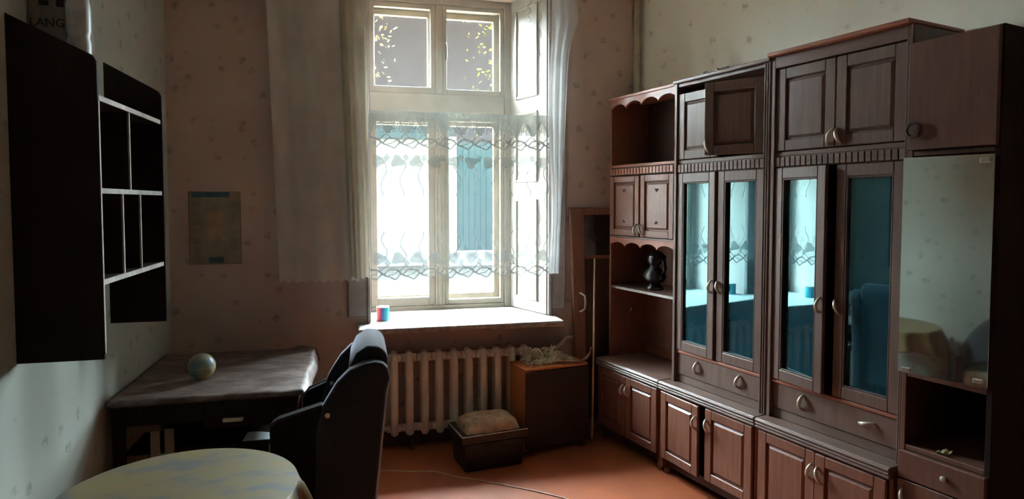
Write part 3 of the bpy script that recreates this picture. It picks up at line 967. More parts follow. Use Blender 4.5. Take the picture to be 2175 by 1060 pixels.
# ------------------------------------------------------------------ display units with teal glass
def display_unit(s0, s1, tf, ztop, label, post, top_angs, gl_angs, gl_tilt, nd, cornice_out, hdl, gap_glass=0.012):
    w = s0 - s1
    c = thing('display_cabinet', label, 'cabinet', ST(s0, tf, 0.55), RZ, 'glazed display cabinets of the wall unit')
    D = TW - tf - 0.01
    Z = lambda z: z - 0.55
    yi = 0.028                                   # doors sit back behind the side panels
    box('side_panel', WU, c, 0, 0.020, 0, D, 0, Z(ztop), 0.002)
    box('side_panel', WU, c, w - post, w, 0, D, 0, Z(ztop), 0.002)
    fl = MB()
    for i in range(3):
        x = w - post + (i + 0.5) * post / 3
        fl.box(x - 0.0035, x + 0.0035, -0.004, 0.0, 0.0, Z(ztop) - 0.002)
    fl.build('fluting', WU, c, 0.0015)
    x0, x1 = 0.020, w - post
    box('back_panel', M['wood_inner'], c, x0, x1, D - 0.008, D, 0, Z(ztop))
    box('top_board', WUX, c, x0, x1, yi - 0.02, D - 0.008, Z(ztop) - 0.02, Z(ztop) - 0.001, 0.002)
    box('cornice', WR if cornice_out else WUX, c, -0.004, w + (0.004 if cornice_out else 0), -0.014 - cornice_out, D, Z(ztop), Z(ztop) + 0.018, 0.004)
    if cornice_out:
        box('frieze_board', WUX, c, x0, w, 0.0, 0.018, Z(ztop) - 0.055, Z(ztop), 0.002)
    box('divider_board', WUX, c, x0, x1, yi - 0.012, D - 0.008, Z(1.816), Z(1.838), 0.003)
    dentils(c, x0, x1, Z(1.768), Z(1.812), yi - 0.012, nd, M['wood_inner'], WUX)
    box('drawer_rail', WR, c, x0, x1, yi - 0.016, D - 0.008, Z(0.722), Z(0.738), 0.003)
    box('bottom_board', WUX, c, x0, x1, yi - 0.004, D - 0.008, 0.0, 0.045, 0.003)
    dr = box('drawer', WU, c, x0 + 0.002, x1 - 0.002, yi - 0.010, D - 0.02, 0.048, Z(0.720), 0.003)
    for hx, ha in hdl:
        bow_handle(dr, x0 + (x1 - x0) * hx, yi - 0.011, 0.118, 0.07, ha, 0.007)
    dw = (x1 - x0 - 0.008) / 2
    th_ = ztop - 0.06 - 1.842
    door(c, x0 + 0.002, Z(1.842), dw, th_, 0.018, 'L', top_angs[0], 'panel', 0.05, y=yi - 0.018, handle=(dw - 0.018, 0.045, 0.3))
    door(c, x0 + dw + 0.006, Z(1.842), dw, th_, 0.018, 'R', top_angs[1], 'panel', 0.05, y=yi - 0.018, handle=(0.018, 0.045, -0.3))
    gw = (x1 - x0 - gap_glass - 0.002) / 2
    door(c, x0 + 0.001, Z(0.742), gw, 1.02, 0.02, 'L', gl_angs[0], 'glass', 0.045, y=yi - 0.018, rail=0.052, tilt=gl_tilt[0], handle=(gw - 0.020, 0.40, 0.2))
    door(c, x0 + gw + gap_glass, Z(0.742), gw, 1.02, 0.02, 'R', gl_angs[1], 'glass', 0.045, y=yi - 0.018, rail=0.052, tilt=gl_tilt[1], handle=(0.020, 0.40, -0.35))
    return c
display_unit(2.868, 2.186, 2.515, 2.275, 'glazed cabinet with one dark upper door ajar, next to the open niche unit', 0.042,
             (0, R(24)), (R(2), 0), (0.0, R(-3)), 22, 0.0, ((0.27, 0.2), (0.76, 0.35)))
display_unit(2.182, 1.514, 2.515, 2.290, 'glazed cabinet with a cornice, next to the tall mirror cabinet', 0.022,
             (0, 0), (R(6), 0), (R(-4), 0.0), 22, 0.02, ((0.27, 0.2), (0.78, 1.35)), 0.03)

# ------------------------------------------------------------------ tall narrow cabinet with the mirror
def tall_unit():
    s0, s1 = 1.510, 1.192
    w = s0 - s1
    tf = 2.495
    c = thing('tall_cabinet', 'tall narrow cabinet with a dusty mirror door and an open black compartment', 'cabinet', ST(s0, tf), RZ)
    D = TW - tf - 0.012
    WD = wood('tall_cabinet_walnut', (0.085, 0.036, 0.024), (0.14, 0.062, 0.042), 0.42)
    WI = M['wood_shelf']
    box('side_panel', WD, c, 0, 0.018, 0, D, 0.04, 2.21, 0.002)
    box('side_panel', M['wood_shelf'], c, w - 0.020, w, 0, D, 0.04, 2.21, 0.002)  # side turned from the window: its shade is put into the colour
    box('back_panel', WI, c, 0.018, w - 0.02, D - 0.008, D, 0.04, 2.21)
    box('top_board', WD, c, 0.018, w - 0.02, 0, D - 0.008, 2.19, 2.21, 0.002)
    for nm, z0, z1 in (('shelf', 1.776, 1.794), ('shelf', 0.918, 0.938), ('shelf', 0.628, 0.648), ('bottom_board', 0.06, 0.08)):
        box(nm, WD, c, 0.018, w - 0.02, 0.002, D - 0.008, z0, z1, 0.002)
    box('plinth', WI, c, 0.018, w - 0.02, 0.03, 0.045, 0.0, 0.06)
    box('foot', WI, c, 0.0, 0.03, 0.02, 0.05, 0, 0.04)
    box('foot', WI, c, w - 0.03, w, 0.02, 0.05, 0, 0.04)
    d1 = door(c, 0.006, 1.797, w - 0.012, 0.408, 0.018, 'R', 0, 'plain', y=-0.019, mat=WD)
    d1x = -(w - 0.012)
    MB().tube([(d1x + 0.03 + 0.024 * math.cos(a * 0.45), -0.014, 0.075 + 0.026 * math.sin(a * 0.45)) for a in range(15)], 0.006, 8).build('ring_pull', M['metal_dark'], d1, smooth=True)
    # mirror leaf hung at the right, a little open
    mw = w - 0.026
    md = MB().box(-mw, 0, 0, 0.006, 0, 0.822).build('door', M['mirror'], c, 0.001)
    md.location = (w - 0.012, -0.012, 0.945)
    md.rotation_euler = (0, 0, R(9))
    for (x, z) in ((-0.028, 0.80), (-0.028, 0.02), (-mw + 0.03, 0.012)):
        MB().box(x - 0.016, x + 0.016, -0.006, 0.010, z - 0.009, z + 0.009).build('clip', M['metal'], md, 0.003)
    dr = box('drawer', WD, c, 0.004, w - 0.006, -0.019, D - 0.03, 0.518, 0.626, 0.003)
    MB().lathe([(0.008, 0), (0.011, 0.006), (0.011, 0.012), (0.006, 0.016)], 12).build('knob', M['handle'], dr, smooth=True)
    k = dr.children[0]
    k.location = (w * 0.56, -0.019, 0.575)
    k.rotation_euler = (R(90), 0, 0)
    door(c, 0.004, 0.085, w - 0.010, 0.428, 0.018, 'R', 0, 'plain', y=-0.019, mat=WD, handle=(0.03, 0.36, -0.25))
    return c
tall_unit()

# ------------------------------------------------------------------ small things in and on the wall unit
fg = thing('figurine', 'glossy black bust-like figurine on the niche shelf', 'figurine', ST(3.20, 2.66, 1.038), RZ)
MB().lathe([(0.055, 0), (0.058, 0.008), (0.050, 0.020), (0.034, 0.034), (0.030, 0.045)], 20).build('base', M['black_gloss'], fg, smooth=True)
body = MB().lathe([(0.028, 0.040), (0.055, 0.055), (0.070, 0.085), (0.066, 0.115), (0.048, 0.135), (0.032, 0.148), (0.040, 0.165), (0.056, 0.190), (0.058, 0.215), (0.045, 0.238), (0.022, 0.250), (0.004, 0.253)], 20)
for i, (x, y, z) in enumerate(body.v):
    body.v[i] = (x * 1.15 + 0.012 * math.sin(z * 40), y * 0.85 + 0.010 * math.cos(z * 55 + x * 20), z)
body.build('body', M['black_gloss'], fg, smooth=True)
MB().tube([(0.05, 0, 0.20), (0.085, 0, 0.19), (0.095, 0, 0.14), (0.07, 0, 0.09)], [0.010, 0.012, 0.012, 0.010], 8).build('side_loop', M['black_gloss'], fg, smooth=True)

bt = thing('candlestick', 'dim grey candlestick at the back of the open black compartment', 'candlestick', ST(1.265, 2.70, 0.648), 0)
MB().lathe([(0.036, 0), (0.038, 0.006), (0.014, 0.018), (0.009, 0.03), (0.011, 0.07), (0.008, 0.10), (0.017, 0.112), (0.017, 0.122)], 16).build('body', plain('dull_pewter', (0.10, 0.10, 0.11), 0.5), bt, smooth=True)
MB().lathe([(0.009, 0.122), (0.009, 0.19), (0.003, 0.196)], 10).build('candle', M['bundle'], bt, smooth=True)
sc = MB()
sc.grid(lambda u, v: (-0.022 + 0.044 * u, -0.014 + 0.028 * v, 0.006 + 0.007 * math.sin(u * 7 + v * 3) + 0.004 * math.cos(v * 9)), 6, 5)
scr = sc.build('paper_scrap', plain('yellowed_paper', (0.42, 0.40, 0.22), 0.7), None, solid=0.002)
scr.location = ST(1.36, 2.525, 0.649)
tag(scr, 'crumpled yellowish scrap on the ledge of the black compartment', 'paper scrap')
for i, (s, t, L_, lab) in enumerate(((2.62, 2.56, 0.05, 'flat pale paper strip on top of the glazed cabinet'), (2.52, 2.55, 0.035, 'small crumpled bit of paper on top of the glazed cabinet'))):
    b = MB()
    b.grid(lambda u, v: ((u - 0.5) * L_ * 2, (v - 0.5) * 0.05, 0.012 + 0.010 * math.sin(u * 6 + i * 2) * math.cos(v * 5 + i)), 10, 5)
    o = b.build('paper_scrap', M['edge'] if i else M['paper'], None, solid=0.002)
    o.location = ST(s, t, 2.294)
    o.rotation_euler = (0, 0, RZ + 0.3 * i)
    tag(o, lab, 'paper scrap')

# ------------------------------------------------------------------ old door leaves leaning in the corner, stick
ol = thing('door_leaf', 'old wooden door leaf with a dark glass pane, leaning in the corner', 'door leaf', (1.43, 4.125, 0.0), 0)
ol.rotation_euler = (R(-0.8), 0, 0)
H = 1.56
st = MB()
st.prism([(0.03, 0.0), (0.10, 0.0), (0.075, H), (-0.028, H), (-0.02, H - 0.12), (-0.012, H - 0.3)], 'y', 0.0, 0.03)
st.build('stile', M['wood_lean'], ol, 0.004)
box('stile', M['wood_lean'], ol, 0.385, 0.435, 0.0, 0.03, 0, H, 0.003)
box('top_rail', M['wood_lean'], ol, 0.076, 0.385, 0.002, 0.03, H - 0.05, H, 0.003)
box('middle_rail', M['wood_lean'], ol, 0.085, 0.385, 0.002, 0.03, 1.205, 1.228, 0.003)
box('bottom_rail', M['wood_lean'], ol, 0.10, 0.385, 0.002, 0.03, 0, 0.08, 0.003)
box('pane', M['dark_glass'], ol, 0.076, 0.385, 0.014, 0.018, 1.228, H - 0.05)
box('panel', M['wood_dark'], ol, 0.085, 0.385, 0.010, 0.02, 0.08, 1.205)
MB().tube([(0.045, 0, 0.97), (0.045, -0.018, 0.975), (0.072, -0.03, 0.955), (0.078, -0.03, 0.91), (0.072, -0.03, 0.865), (0.045, -0.018, 0.845), (0.045, 0, 0.85)], 0.007, 8).build('handle', M['handle'], ol, smooth=True)
stick = MB().tube([(1.515, 3.99, 0.0), (1.545, 4.05, 0.6), (1.572, 4.112, 1.21)], [0.008, 0.0075, 0.006], 8).build('wooden_stick', plain('pale_stick_wood', (0.70, 0.58, 0.42), 0.6), None, smooth=True)
tag(stick, 'thin pale stick leaning against the old door leaf', 'stick')

# ------------------------------------------------------------------ bedside chest with straw
ang = math.atan2(3.885 - 3.8, 1.441 - 0.996)
ns = thing('bedside_chest', 'orange-brown veneered chest with dry straw on top, beside the radiator', 'chest', (0.996, 3.80, 0), ang)
W_, D_, H_ = 0.452, 0.235, 0.55
box('side_panel', M['wood_orange'], ns, 0, 0.016, 0.0, D_, 0.03, H_ - 0.016, 0.002)
box('side_panel', M['wood_orange'], ns, W_ - 0.016, W_, 0.0, D_, 0.03, H_ - 0.016, 0.002)
box('top_board', M['wood_orange'], ns, -0.002, W_ + 0.002, -0.002, D_, H_ - 0.016, H_, 0.002)
box('back_panel', M['wood_dark'], ns, 0.016, W_ - 0.016, D_ - 0.006, D_, 0.05, H_ - 0.016)
box('bottom_board', M['wood_dark'], ns, 0.016, W_ - 0.016, 0, D_ - 0.006, 0.04, 0.056)
box('front_board', wood('shaded_front_veneer', (0.014, 0.005, 0.004), (0.026, 0.009, 0.007), 0.5), ns, 0.0, W_, -0.016, -0.001, 0.045, H_ - 0.018, 0.002)  # front in near-black: the shade on this face is put into its colour
for x in (0.005, W_ - 0.04):
    for y in (0.005, D_ - 0.04):
        box('foot', M['wood_dark'], ns, x, x + 0.03, y, y + 0.03, 0.0, 0.04)
rs = random.Random(5)
sp = MB()
for i in range(230):
    lx = rs.gauss(0.24, 0.085)
    ly = rs.uniform(0.055, 0.205)
    lx = min(max(lx, 0.08), 0.37)
    a = rs.uniform(0, 2 * PI)
    ln = rs.uniform(0.03, 0.085)
    hz = 0.006 + rs.random() ** 1.8 * 0.055 * math.exp(-((lx - 0.24) / 0.14) ** 2)
    pts = []
    cv = rs.uniform(-1.6, 1.6)
    for k in range(5):
        q = k / 4 - 0.5
        aa = a + cv * q
        pts.append((lx + math.cos(aa) * ln * q, ly + math.sin(aa) * ln * q * 0.7, hz + 0.016 * math.sin(q * 3 + i) * (hz > 0.018)))
    sp.tube(pts, 0.0030, 4, False)
for i in range(14):
    x = rs.uniform(0.10, 0.30)
    y = rs.uniform(0.10, 0.20)
    a = rs.uniform(0, PI)
    pts = [(x + 0.05 * math.cos(a) * (k / 6 - 0.5) * 2, y + 0.02 * math.sin(a) * (k / 6 - 0.5), 0.01 + 0.085 * math.sin(PI * k / 6) * rs.uniform(0.85, 1.0)) for k in range(7)]
    sp.tube(pts, 0.0034, 4, False)
pile = sp.build('straw_pile', M['straw'])
pile.matrix_world = Matrix.Translation((0.996, 3.80, H_)) @ Matrix.Rotation(ang, 4, 'Z')
tag(pile, 'tangle of dry pale straw heaped on the veneered chest', 'straw', kind='stuff')
hn = MB().tube([(1.20, 3.90, 0.553 + 0.009), (1.30, 3.87, 0.556 + 0.009), (1.38, 3.87, 0.563), (1.44, 3.90, 0.575), (1.475, 3.93, 0.60), (1.488, 3.945, 0.635)], [0.004, 0.006, 0.008, 0.009, 0.008, 0.004], 8).build('bent_twig', M['wood_lean'], None, smooth=True)
tag(hn, 'bent brown twig sticking out over the edge of the chest', 'twig')

# ------------------------------------------------------------------ low pouf
pf = thing('pouf', 'low dark box pouf with a tan plush cushion in front of the radiator', 'pouf', (0.752, 3.785, 0), R(9))
pb = MB()
def frus(b, w0, d0, w1, d1, z0, z1):
    o = len(b.v)
    for (w, d, z) in ((w0, d0, z0), (w1, d1, z1)):
        b.v += [(-w, -d, z), (w, -d, z), (w, d, z), (-w, d, z)]
    b.f += [(o, o + 3, o + 2, o + 1), (o + 4, o + 5, o + 6, o + 7)] + [(o + i, o + (i + 1) % 4, o + 4 + (i + 1) % 4, o + 4 + i) for i in range(4)]
frus(pb, 0.180, 0.118, 0.196, 0.136, 0.0, 0.175)
pb.build('box', M['pouf'], pf, 0.006)
rim = MB()
rim.box(-0.21, 0.21, -0.148, 0.148, 0.175, 0.225)
rm = rim.build('rim', M['pouf'], pf, 0.006)
ed = MB()
ed.tube([(-0.208, -0.148, 0.226), (0.208, -0.148, 0.226)], 0.0035, 6).tube([(-0.208, -0.148, 0.226), (-0.208, 0.148, 0.226)], 0.0035, 6)
ed.build('worn_edge', M['edge'], rm)
def cush(u, v):
    x, y = (u * 2 - 1), (v * 2 - 1)
    e = (1 - abs(x) ** 4) * (1 - abs(y) ** 4)
    return (x * 0.178 * (1 - 0.06 * y * y), y * 0.130 * (1 - 0.06 * x * x), 0.226 + 0.072 * max(e, 0) ** 0.45 + 0.004 * math.sin(x * 5) * math.cos(y * 6))
MB().grid(cush, 24, 20).build('cushion', M['cushion'], pf, smooth=True)

# ------------------------------------------------------------------ cord on the floor
import bisect
cp = [(0.02, 3.86), (0.084, 3.80), (0.20, 3.765), (0.30, 3.73), (0.38, 3.715), (0.448, 3.68), (0.53, 3.60), (0.62, 3.55), (0.75, 3.45), (0.90, 3.34), (1.06, 3.197), (1.20, 3.02), (1.28, 2.80)]
pts = []
for i in range(len(cp) - 1):
    p0, p1, p2, p3 = cp[max(i - 1, 0)], cp[i], cp[i + 1], cp[min(i + 2, len(cp) - 1)]
    for k in range(5):
        t = k / 5
        q = [0.5 * (2 * p1[j] + (p2[j] - p0[j]) * t + (2 * p0[j] - 5 * p1[j] + 4 * p2[j] - p3[j]) * t * t + (3 * p1[j] - p0[j] - 3 * p2[j] + p3[j]) * t ** 3) for j in (0, 1)]
        pts.append((q[0], q[1], 0.0035))
cd = MB().tube(pts, 0.0032, 6).build('floor_cord', M['cord'], None, smooth=True)
tag(cd, 'thin whitish cord lying across the red-brown floor', 'cord')

# ------------------------------------------------------------------ wall shelf on the left wall
sh = thing('wall_shelf', 'black-brown open wall shelf with slanted tops hung on the left wall', 'wall shelf', (LX, 2.42, 1.06))
SD = 0.262
WS = M['wood_shelf']
def side(y):
    b = MB()
    b.prism([(0, 0), (SD, 0), (SD, 1.012), (SD - 0.012, 1.032), (0.0, 1.155)], 'y', y, y + 0.018)
    return b
near = side(0.0).build('side_panel', WS, sh, 0.002)
far = MB().prism([(0.034, 0), (SD, 0), (SD, 1.012), (SD - 0.012, 1.032), (0.034, 1.15)], 'y', 0.722, 0.740).build('side_panel', WS, sh, 0.002)
for z in (0.895, 0.578, 0.262):
    b = box('shelf_board', WS, sh, 0.0, SD - 0.012, 0.018, 0.722, z - 0.009, z + 0.009)
    box('edge_strip', M['edge'], b, SD - 0.012, SD - 0.006, 0.018, 0.722, z - 0.009, z + 0.009)
for y, z0, z1 in ((0.345, 0.587, 0.886), (0.255, 0.271, 0.569), (0.452, 0.271, 0.569)):
    b = box('divider', WS, sh, 0.01, SD - 0.02, y, y + 0.012, z0, z1)
    box('edge_strip', M['edge'], b, SD - 0.02, SD - 0.014, y, y + 0.012, z0, z1)
box('edge_strip', M['edge'], near, SD, SD + 0.002, 0.004, 0.014, 0.02, 0.88)
ct = thing('carton', 'grey-brown printed carton standing on the wall shelf', 'carton', (-1.109, 2.56, 1.965))
box('body', M['carton'], ct, 0, 0.136, 0, 0.19, 0, 0.42, 0.003)
box('label_print', M['ink'], ct, 0.035, 0.065, -0.0012, 0.0, 0.318, 0.335)
box('label_print', M['ink'], ct, 0.088, 0.112, -0.0012, 0.0, 0.315, 0.350)
fc = bpy.data.curves.new('lettering', 'FONT')
fc.body = 'LANGE'
fc.size = 0.041
fc.extrude = 0.0006
fo = bpy.data.objects.new('lettering_tmp', fc)
COL.objects.link(fo)
bpy.context.view_layer.update()
dg = bpy.context.evaluated_depsgraph_get()
lm = bpy.data.meshes.new_from_object(fo.evaluated_get(dg))
bpy.data.objects.remove(fo)
lm.materials.clear()
lm.materials.append(M['ink'])
lo = bpy.data.objects.new('lettering', lm)
COL.objects.link(lo)
lo.parent = ct
lo.location = (0.004, -0.001, 0.245)
lo.rotation_euler = (R(90), 0, 0)
bu = thing('plastic_jug', 'cloudy white plastic jug beside the carton on the wall shelf', 'jug', (-0.928, 2.492, 1.965))
MB().lathe([(0.028, 0), (0.035, 0.01), (0.036, 0.18), (0.031, 0.20), (0.036, 0.22), (0.036, 0.30), (0.030, 0.335), (0.016, 0.355), (0.016, 0.38)], 20).build('body', M['bundle'], bu, smooth=True)
MB().lathe([(0.021, 0.375), (0.021, 0.40), (0.019, 0.402)], 16).build('cap', M['paper'], bu, smooth=True)

# ------------------------------------------------------------------ calendar on the back wall
cal = thing('wall_calendar', 'faded paper wall calendar with blue strips on the back wall', 'calendar', (-0.858, YB, 1.44))
def cal_mat():
    m, N, L, P = nt('faded_calendar_paper')
    v = coords(N, L)
    f = noise(N, L, v, 12, 4)
    L.new(ramp(N, L, f, (0.23, 0.21, 0.165), (0.31, 0.27, 0.205), 0.35, 0.65).outputs[0], P.inputs['Base Color'])
    P.inputs['Roughness'].default_value = 0.8
    return m
box('sheet', cal_mat(), cal, -0.148, 0.148, -0.003, -0.001, -0.222, 0.222)
M['cal_blue'] = plain('calendar_blue_print', (0.055, 0.13, 0.18), 0.8)
box('title_strip', M['cal_blue'], cal, -0.128, 0.085, -0.0038, -0.003, 0.188, 0.218)
box('foot_strip', M['cal_blue'], cal, -0.038, 0.045, -0.0038, -0.003, -0.212, -0.178)
M['cal_grey'] = plain('calendar_grey_print', (0.16, 0.15, 0.135), 0.8)
M['cal_mid'] = plain('calendar_warm_print', (0.34, 0.25, 0.17), 0.8)
box('picture', M['cal_mid'], cal, -0.05, 0.06, -0.0036, -0.003, -0.07, 0.10)
grid = MB()
for i in range(12):
    cx = -0.125 if i % 2 == 0 else 0.085
    cz = 0.155 - (i // 2) * 0.055
    for r_ in range(3):
        grid.box(cx, cx + 0.045, -0.0036, -0.003, cz - r_ * 0.012, cz - r_ * 0.012 + 0.003)
for (x0, x1, z0, z1) in ((-0.148, 0.148, 0.219, 0.222), (-0.148, 0.148, -0.222, -0.219), (-0.148, -0.144, -0.219, 0.219), (0.144, 0.148, -0.219, 0.219)):
    grid.box(x0, x1, -0.0036, -0.003, z0, z1)
grid.build('date_print', M['cal_grey'], cal)

# ------------------------------------------------------------------ desk, its cloth and the globe
DX0, DX1, DY0, DY1, DZ = -1.09, -0.275, 3.10, 4.00, 0.716
dk = thing('desk', 'dark wooden desk under a brown oilcloth in the left corner', 'desk', (DX0, DY0, 0))
dw_, dd_ = DX1 - DX0 - 0.01, DY1 - DY0
box('top_board', M['wood_dark'], dk, 0, dw_, 0.0, dd_, DZ - 0.028, DZ - 0.003, 0.003)
box('apron', M['wood_shelf'], dk, 0.04, 0.38, 0.02, 0.04, DZ - 0.12, DZ - 0.028)  # desk front near-black: its shade is put into the colour
dr = box('drawer', M['wood_shelf'], dk, 0.385, dw_ - 0.05, 0.018, 0.5, DZ - 0.16, DZ - 0.03, 0.003)
MB().box(0.47, 0.56, -0.012, 0.018, DZ - 0.125, DZ - 0.108).build('handle', M['metal'], dr, 0.005)
box('back_panel', M['wood_shelf'], dk, 0.05, dw_ - 0.06, dd_ - 0.09, dd_ - 0.075, 0.06, DZ - 0.03)  # added dark sheet standing in for the shade under the desk
box('side_rail', M['wood_shelf'], dk, 0.02, 0.04, 0.05, dd_ - 0.05, DZ - 0.12, DZ - 0.028)
box('side_rail', M['wood_shelf'], dk, dw_ - 0.04, dw_ - 0.02, 0.05, dd_ - 0.05, DZ - 0.12, DZ - 0.028)
for x in (0.01, dw_ - 0.055):
    for y in (0.015, dd_ - 0.06):
        MB().prism([(x, y), (x + 0.045, y), (x + 0.045, y + 0.045), (x, y + 0.045)], 'z', 0, DZ - 0.028).build('leg', M['wood_shelf'], dk, 0.004)
dc = MB()
def dcl(u, v):
    # u: left -> right and over the right edge, v: front overhang -> back
    L1, L2 = DX1 - DX0 + 0.01, 0.07
    a = u * (L1 + L2)
    F1 = 0.022
    bb = v * (DY1 - DY0 + F1) - F1
    x = DX0 + min(a, L1)
    z = DZ + 0.0015
    y = DY0 - 0.004 + max(bb, 0)
    if a > L1:
        z -= (a - L1) * (0.95 + 0.15 * math.sin(bb * 9))
        x += (a - L1) * 0.32 + 0.006 * math.sin(bb * 14)
    if bb < 0:
        z -= (-bb) * 0.98
        y += bb * 0.22 + 0.003 * math.sin(a * 25)
    if 0 < bb and a < L1:
        z += 0.0012 * math.sin(a * 40) * math.cos(bb * 33)
    if bb > 0.80 and 0.55 < a < L1 + L2:
        z += 0.02 * math.exp(-((bb - 0.88) / 0.035) ** 2) * math.exp(-((a - 0.74) / 0.07) ** 2)
    return (x, y, z)
dco = dc.grid(dcl, 60, 60).build('desk_cloth', M['desk_cloth'], None, smooth=True, solid=0.002)
tag(dco, 'dusty brown oilcloth spread over the corner desk', 'tablecloth')
gl = thing('globe_ball', 'small globe-patterned ball resting on the desk cloth', 'ball', (-0.77, 3.40, DZ + 0.003))
RG = 0.064
MB().lathe([(max(RG * math.sin(PI * i / 16), 0.0005), RG - RG * math.cos(PI * i / 16)) for i in range(17)], 28).build('sphere', M['globe'], gl, smooth=True)
MB().lathe([(RG * 1.002, RG - 0.001), (RG * 1.008, RG), (RG * 1.002, RG + 0.001)], 28).build('seam', M['cord'], gl, smooth=True)

# things under the desk
stl = thing('plank_bench', 'low bench with tan legs pushed under the desk', 'bench', (-1.06, 3.22, 0))
box('seat', M['wood_shelf'], stl, 0.0, 0.68, 0.0, 0.26, 0.425, 0.445, 0.003)
for x, y, h in ((0.113, -0.034, 0.545), (0.166, -0.012, 0.545), (0.62, 0.01, 0.425), (0.62, 0.20, 0.425), (0.03, 0.20, 0.425)):
    box('leg', M['wood_tan'], stl, x, x + 0.04, y, y + (0.03 if y > 0 else 0.011), 0, h, 0.002)
bk = MB().prism([(0, 0), (0.05, 0), (0.045, 0.42), (0.0, 0.42)], 'y', 0, 0.02).build('short_board', M['wood_lean'], None, 0.003)
bk.location = (-1.105, 3.02, 0)
tag(bk, 'short reddish board standing upright by the left wall before the desk', 'board')

# ------------------------------------------------------------------ armchair
ac = thing('armchair', 'dark upholstered armchair with rolled back turned towards the desk', 'armchair', (0.0, 2.55, 0))
wing = [(0.045, 0.06), (0.055, 0.43), (0.098, 0.84), (0.112, 0.895), (0.104, 0.935), (0.085, 0.957), (0.055, 0.966), (0.01, 0.960), (-0.045, 0.936), (-0.092, 0.890), (-0.125, 0.838), (-0.150, 0.795), (-0.175, 0.70), (-0.19, 0.06)]
arm = [(-0.15, 0.06), (-0.15, 0.806), (-0.25, 0.778), (-0.315, 0.760), (-0.338, 0.745), (-0.346, 0.72), (-0.346, 0.06)]
arm_far = [(-0.15, 0.06), (-0.15, 0.770), (-0.235, 0.735), (-0.262, 0.70), (-0.262, 0.06)]
for y0, y1, ar in ((0.0, 0.075, arm), (0.455, 0.525, arm_far)):
    w_ = MB().prism(wing, 'y', y0, y1).build('wing', M['chair_cloth'], ac, 0.016, True, seg=3)
    MB().prism(ar, 'y', y0 + 0.012, y1 - 0.012).build('arm_panel', M['chair_wood'], ac, 0.006)
    MB().tube([(p[0], y0 + 0.004 if y0 == 0 else y1 - 0.004, p[1]) for p in ar[1:5]], 0.005, 6).build('arm_edge', M['chair_cloth'], ac, smooth=True)
    MB().tube([(-0.13, y0 - 0.004, 0.765), (-0.13, y0 + 0.004, 0.765)], 0.010, 12).build('button', M['metal'], ac, smooth=True)
wg = [p for p in wing[1:5]]
MB().tube([(wing[0][0] + 0.002, 0.004, 0.10)] + [(p[0] + 0.002, 0.004, p[1]) for p in wing[1:5]], 0.0028, 6).build('pale_back_line', M['pale_back_line'], ac, smooth=True)  # thin pale line up the back edge of the near wing
bc = MB()
prof = [(0.03, 0.36), (0.045, 0.60), (0.075, 0.84), (0.108, 0.92), (0.108, 0.975), (0.075, 1.012), (0.025, 1.015), (-0.02, 0.985), (-0.045, 0.93), (-0.055, 0.85), (-0.075, 0.62), (-0.095, 0.42)]
bc.prism(prof, 'y', 0.070, 0.460)
bc.build('backrest', M['chair_cloth'], ac, 0.02, True, seg=3)
box('seat', M['chair_cloth'], ac, -0.325, 0.03, 0.076, 0.454, 0.27, 0.43, 0.03, 3)
box('front_rail', M['chair_wood'], ac, -0.34, -0.31, 0.076, 0.454, 0.12, 0.27, 0.004)
for x in (-0.32, 0.0):
    for y in (0.02, 0.47):
        MB().lathe([(0.014, 0), (0.022, 0.06), (0.022, 0.065)], 10, (x, y + 0.015)).build('leg', M['chair_wood'], ac, smooth=True)
pp = MB().grid(lambda u, v: (-0.56 + 0.13 * u + 0.01 * v, 3.23 + 0.10 * v, 0.4485 + 0.008 * math.sin(u * 3 + 1) * v), 6, 5).build('paper_sheet', M['paper'], None, solid=0.0015)
tag(pp, 'white sheet of paper lying on the bench under the desk', 'paper')

# ------------------------------------------------------------------ round table with oilcloth
RC = (-0.555, 2.115)
RT, TZ = 0.352, 0.70
rt = thing('round_table', 'small round table under a pale oilcloth in the foreground', 'table', (RC[0], RC[1], 0))
MB().lathe([(RT - 0.02, TZ - 0.03), (RT - 0.008, TZ - 0.026), (RT - 0.008, TZ - 0.006), (RT - 0.014, TZ - 0.002)], 40).build('tabletop', M['wood_dark'], rt, smooth=False)
MB().lathe([(0.035, 0.03), (0.04, 0.2), (0.03, 0.4), (0.045, TZ - 0.03)], 16).build('column', M['wood_dark'], rt, smooth=True)
for k in range(3):
    a = k * 2 * PI / 3 + 0.4
    MB().tube([(0, 0, 0.14), (0.14 * math.cos(a), 0.14 * math.sin(a), 0.10), (0.26 * math.cos(a), 0.26 * math.sin(a), 0.016)], [0.028, 0.022, 0.016], 8).build('leg', M['wood_dark'], rt, smooth=True)
rc_ = MB()
NU, NR = 120, 16
rc_.v.append((RC[0], RC[1], TZ + 0.002))
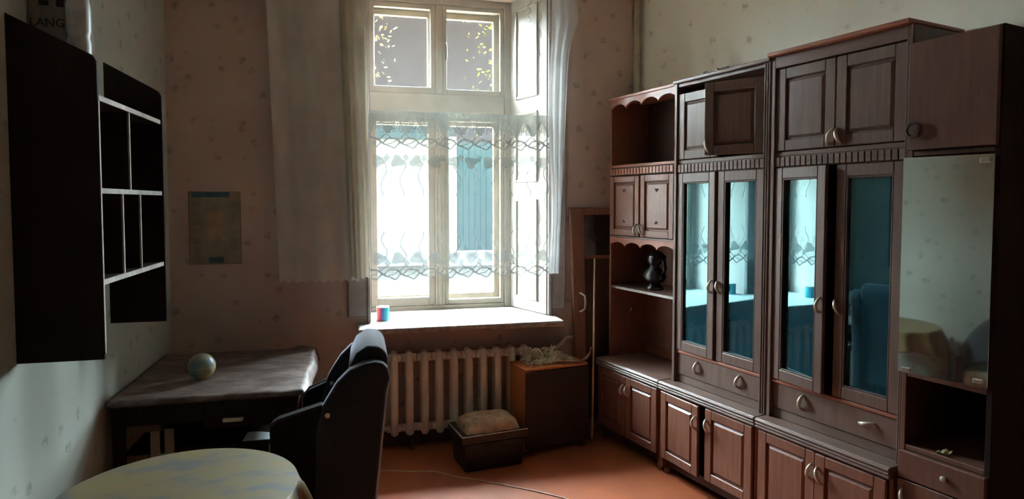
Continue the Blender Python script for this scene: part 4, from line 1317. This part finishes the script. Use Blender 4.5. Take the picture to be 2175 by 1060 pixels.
for j in range(1, NR + 1):
    for i in range(NU):
        t = 2 * PI * i / NU
        if j <= 8:
            r = RT * j / 8
            z = TZ + 0.002
        else:
            d = (j - 8) / 8
            fold = math.sin(t * 13 + 0.7 * math.sin(3 * t)) + 0.4 * math.sin(t * 29)
            hang = 0.15 + 0.03 * math.sin(t * 4)
            r = RT + 0.004 + d * 0.05 + 0.024 * fold * math.sqrt(d)
            z = TZ - 0.002 - hang * d
        rc_.v.append((RC[0] + r * math.cos(t), RC[1] + r * math.sin(t), z))
for i in range(NU):
    rc_.f.append((0, 1 + i, 1 + (i + 1) % NU))
for j in range(NR - 1):
    for i in range(NU):
        a = 1 + j * NU + i
        b = 1 + j * NU + (i + 1) % NU
        rc_.f.append((a, b, b + NU, a + NU))
rco = rc_.build('round_tablecloth', M['table_cloth'], None, smooth=True, solid=0.0015)
for p in rco.data.polygons:
    if p.center.z > TZ:
        p.use_smooth = False
tag(rco, 'pale olive oilcloth with folded rim on the round table', 'tablecloth')

# ------------------------------------------------------------------ daybed behind the viewer's left, seen in the mirror
db = thing('daybed', 'low daybed by the left wall, seen only in the mirror', 'daybed', (LX + 0.02, -0.10, 0))
box('base', M['wood_dark'], db, 0, 0.72, 0, 1.75, 0.10, 0.30, 0.01)
box('mattress', M['bundle'], db, 0.01, 0.71, 0.01, 1.74, 0.30, 0.45, 0.03, 3)
box('headboard', M['wood_dark'], db, 0, 0.72, 1.75, 1.78, 0.0, 0.55, 0.01)
for x in (0.02, 0.65):
    for y in (0.03, 1.66):
        box('leg', M['wood_dark'], db, x, x + 0.05, y, y + 0.05, 0, 0.10)
blk = MB().grid(lambda u, v: (LX + 0.04 + 0.68 * u, 0.85 + 0.78 * v, 0.462 + 0.40 * math.exp(-((u - 0.55) / 0.38) ** 2) * max(0.0, math.sin(PI * v)) ** 0.5 + 0.035 * math.sin(u * 17) * math.sin(v * 14 + 1) * math.sin(PI * v) ** 2), 30, 30).build('blanket', M['chair_cloth'], None, smooth=True, solid=0.004)
tag(blk, 'dark rumpled blanket heaped on the daybed, seen in the mirror', 'blanket')
